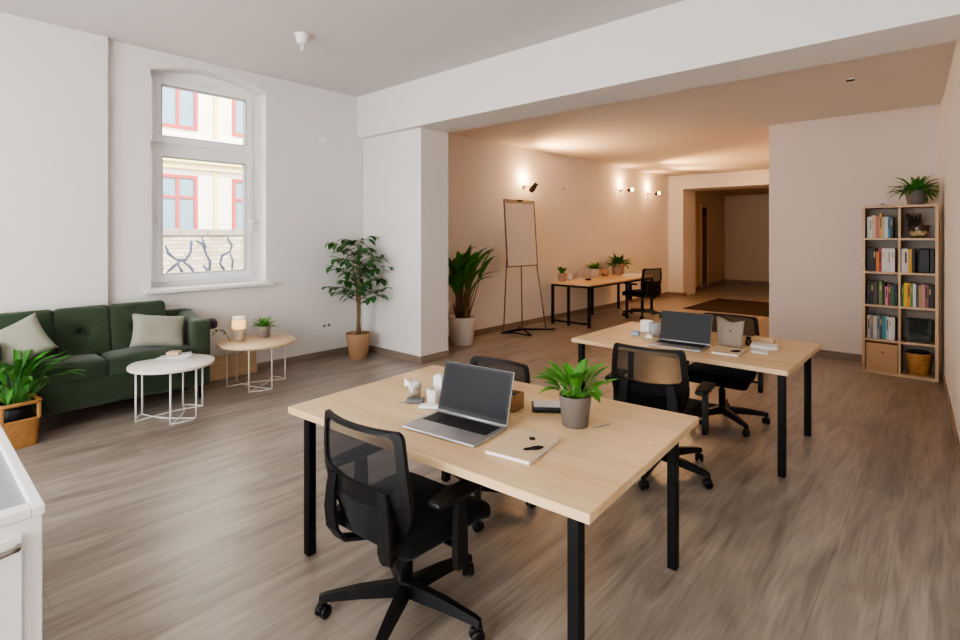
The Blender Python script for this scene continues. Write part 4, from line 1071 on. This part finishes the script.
# cardboard drawer box
t = thing('storage_box', 'plain cardboard drawer box in the bottom left compartment of bookshelf', 'box', (-.60, BY0+.01, FL[4]))
b = bm_new(); box(b, -.148, .148, .0, .30, 0, .325, .002, 1); obj('carton', b, mat('cardboard', '#bb9872', .85, var=.05), t)
b = bm_new(); lathe(b, [(0, 0), (.008, 0), (.008, .002), (0, .002)], seg=14, mtx=Matrix.Translation((.01, -.0002, .225)) @ Matrix.Rotation(R(90), 4, 'X')); obj('finger_hole', b, M['bronze'], t)
# wicker basket
t = thing('wicker_basket', 'tan wicker basket with dark liner in the bottom of the bookshelf', 'basket', (-.275, 7.87, FL[4]))
b = bm_new(); lathe(b, [(0, 0), (.098, 0), (.104, .006), (.138, .235), (.142, .25), (.134, .252), (.128, .235), (.096, .012), (0, .010)], seg=40)
for v in b.verts:
    if .01 < v.co.z < .24: v.co.x *= .9+.0; v.co.y *= .86
    else: v.co.x *= .9; v.co.y *= .86
obj('basket', b, M['wicker2'], t)
b = bm_new(); lathe(b, [(0, .20), (.11, .20), (.118, .24), (.125, .262), (.10, .275), (.05, .27), (0, .272)], seg=30)
for v in b.verts: v.co.x *= .9; v.co.y *= .84
obj('liner', b, M['black_fabric'], t)
b = bm_new(); box(b, -.02, .02, -.015, .015, 0, .022, .004, 1); tube(b, [(0, 0, .02), (0, 0, .03)], .006, 8)
tag(obj('small_sensor', b, M['grey_plastic'], loc=(-.60, 7.86, BH+.0005)), 'tiny grey device on top of the bookshelf at left', 'device')

# ------------------------------------------------------------------ white cabinet at lower left
cab = thing('cabinet', 'white low cabinet with inset frosted glass top at the lower left', 'cabinet', (-2.128, .313, 0))
# local: x<0 back along the wall, front faces +Y ... front right corner at origin
cw, cd, chh = 1.5, 1.0, .80
b = bm_new(); box(b, -cw, 0, -cd, 0, .02, chh-.03, .003, 1); obj('carcass', b, M['white'], cab)
b = bm_new()
for x0, x1, y0, y1 in ((-cw-.005, .006, -.026, .006), (-cw-.005, .006, -cd-.005, -cd+.07), (-.05, .006, -cd+.07, -.026), (-cw-.005, -cw+.07, -cd+.07, -.026)): box(b, x0, x1, y0, y1, chh-.03, chh, .003, 1)
obj('top_frame', b, M['white'], cab)
b = bm_new(); box(b, -cw+.07, -.05, -cd+.07, -.026, chh-.0295, chh-.02); o = obj('glass_top', b, M['frost'], cab); o['label'] = 'frosted grey glass panel'
b = bm_new(); box(b, 0.0005, .018, -cd+.05, -.05, .08, chh-.07, .003, 1); dr = obj('door', b, M['white'], cab)
b = bm_new(); tube(b, [(.018, -.21, .69), (.045, -.20, .692), (.05, -.17, .695), (.05, -.085, .705), (.045, -.065, .705), (.018, -.06, .70)], .009, 10); obj('handle', b, M['chrome'], dr)
carton('white_box', 'white box lying on the far end of the white cabinet', (-3.35, .19, chh+.0005), 0, .48, .24, .08, M['white'])

# ------------------------------------------------------------------ lights
def light(name, kind, loc, energy, col=(1, 1, 1), rot=(0, 0, 0), **k):
    l = bpy.data.lights.new(name, kind); l.energy = energy; l.color = col
    for a, v in k.items(): setattr(l, a, v)
    o = bpy.data.objects.new(name, l); C.objects.link(o); o.location = loc; o.rotation_euler = rot
    return o
# area lamp added outside the unseen rear window as daylight
light('added_daylight', 'AREA', (-2.6, -2.7, 1.8), 190, (1, .97, .94), (R(90), 0, 0), shape='RECTANGLE', size=4.5, size_y=2.7)
# sun on the street
s = light('sun', 'SUN', (0, 0, 10), 9.0, (1, .97, .92), (R(0), R(42), R(20)), angle=R(2))
WARM = (1, .58, .28)
for (lab, y, z, k), x in zip(lampspec, LX):
    light('lamp_glow', 'POINT', (x+.14, y-.02, z+.16), 18 if k else 15, WARM, shadow_soft_size=.05)
# bulbs throw light out over the ceiling
def aim(o, tgt):
    d = Vector(tgt)-o.location; o.rotation_euler = d.to_track_quat('-Z', 'Y').to_euler()
o = light('bulb_beam', 'SPOT', (LX[1]+.42, 11.2, 2.68), 430, WARM, spot_size=R(75), spot_blend=1., shadow_soft_size=.05); aim(o, (-2.8, 11.3, 3.1))
o = light('bulb_beam', 'SPOT', (LX[2]+.42, 12.65, 2.68), 300, WARM, spot_size=R(150), spot_blend=1., shadow_soft_size=.05); aim(o, (-3.0, 12.0, 2.2))
o = light('bulb_beam', 'SPOT', (LX[0]+.25, 7.56, 2.62), 230, WARM, spot_size=R(150), spot_blend=1., shadow_soft_size=.06); aim(o, (-4.0, 8.2, 3.2))

w = bpy.data.worlds.new('World'); bpy.context.scene.world = w; w.use_nodes = True
nt = w.node_tree; bg = nt.nodes['Background']
sky = nt.nodes.new('ShaderNodeTexSky'); sky.sky_type = 'HOSEK_WILKIE'; sky.turbidity = 8; sky.ground_albedo = .4; sky.sun_direction = (.3, -.2, .9)
mix = nt.nodes.new('ShaderNodeMix'); mix.data_type = 'RGBA'; mix.inputs[0].default_value = .85
nt.links.new(sky.outputs[0], mix.inputs[6]); mix.inputs[7].default_value = (.93, .96, 1, 1)
nt.links.new(mix.outputs[2], bg.inputs[0]); bg.inputs[1].default_value = 7.0

# ------------------------------------------------------------------ camera
cam = bpy.data.cameras.new('Camera'); co = bpy.data.objects.new('Camera', cam); C.objects.link(co)
cam.sensor_width = 36; cam.lens = 525/960*36; cam.shift_y = -(320-234)/960
cam.clip_start = .05; cam.clip_end = 200
co.location = (0, 0, 1.65); co.rotation_euler = (R(90), 0, math.atan(470/525))
sc = bpy.context.scene; sc.camera = co
sc.view_settings.view_transform = 'AgX'
sc.view_settings.look = 'AgX - Medium High Contrast'
sc.view_settings.exposure = 0.25
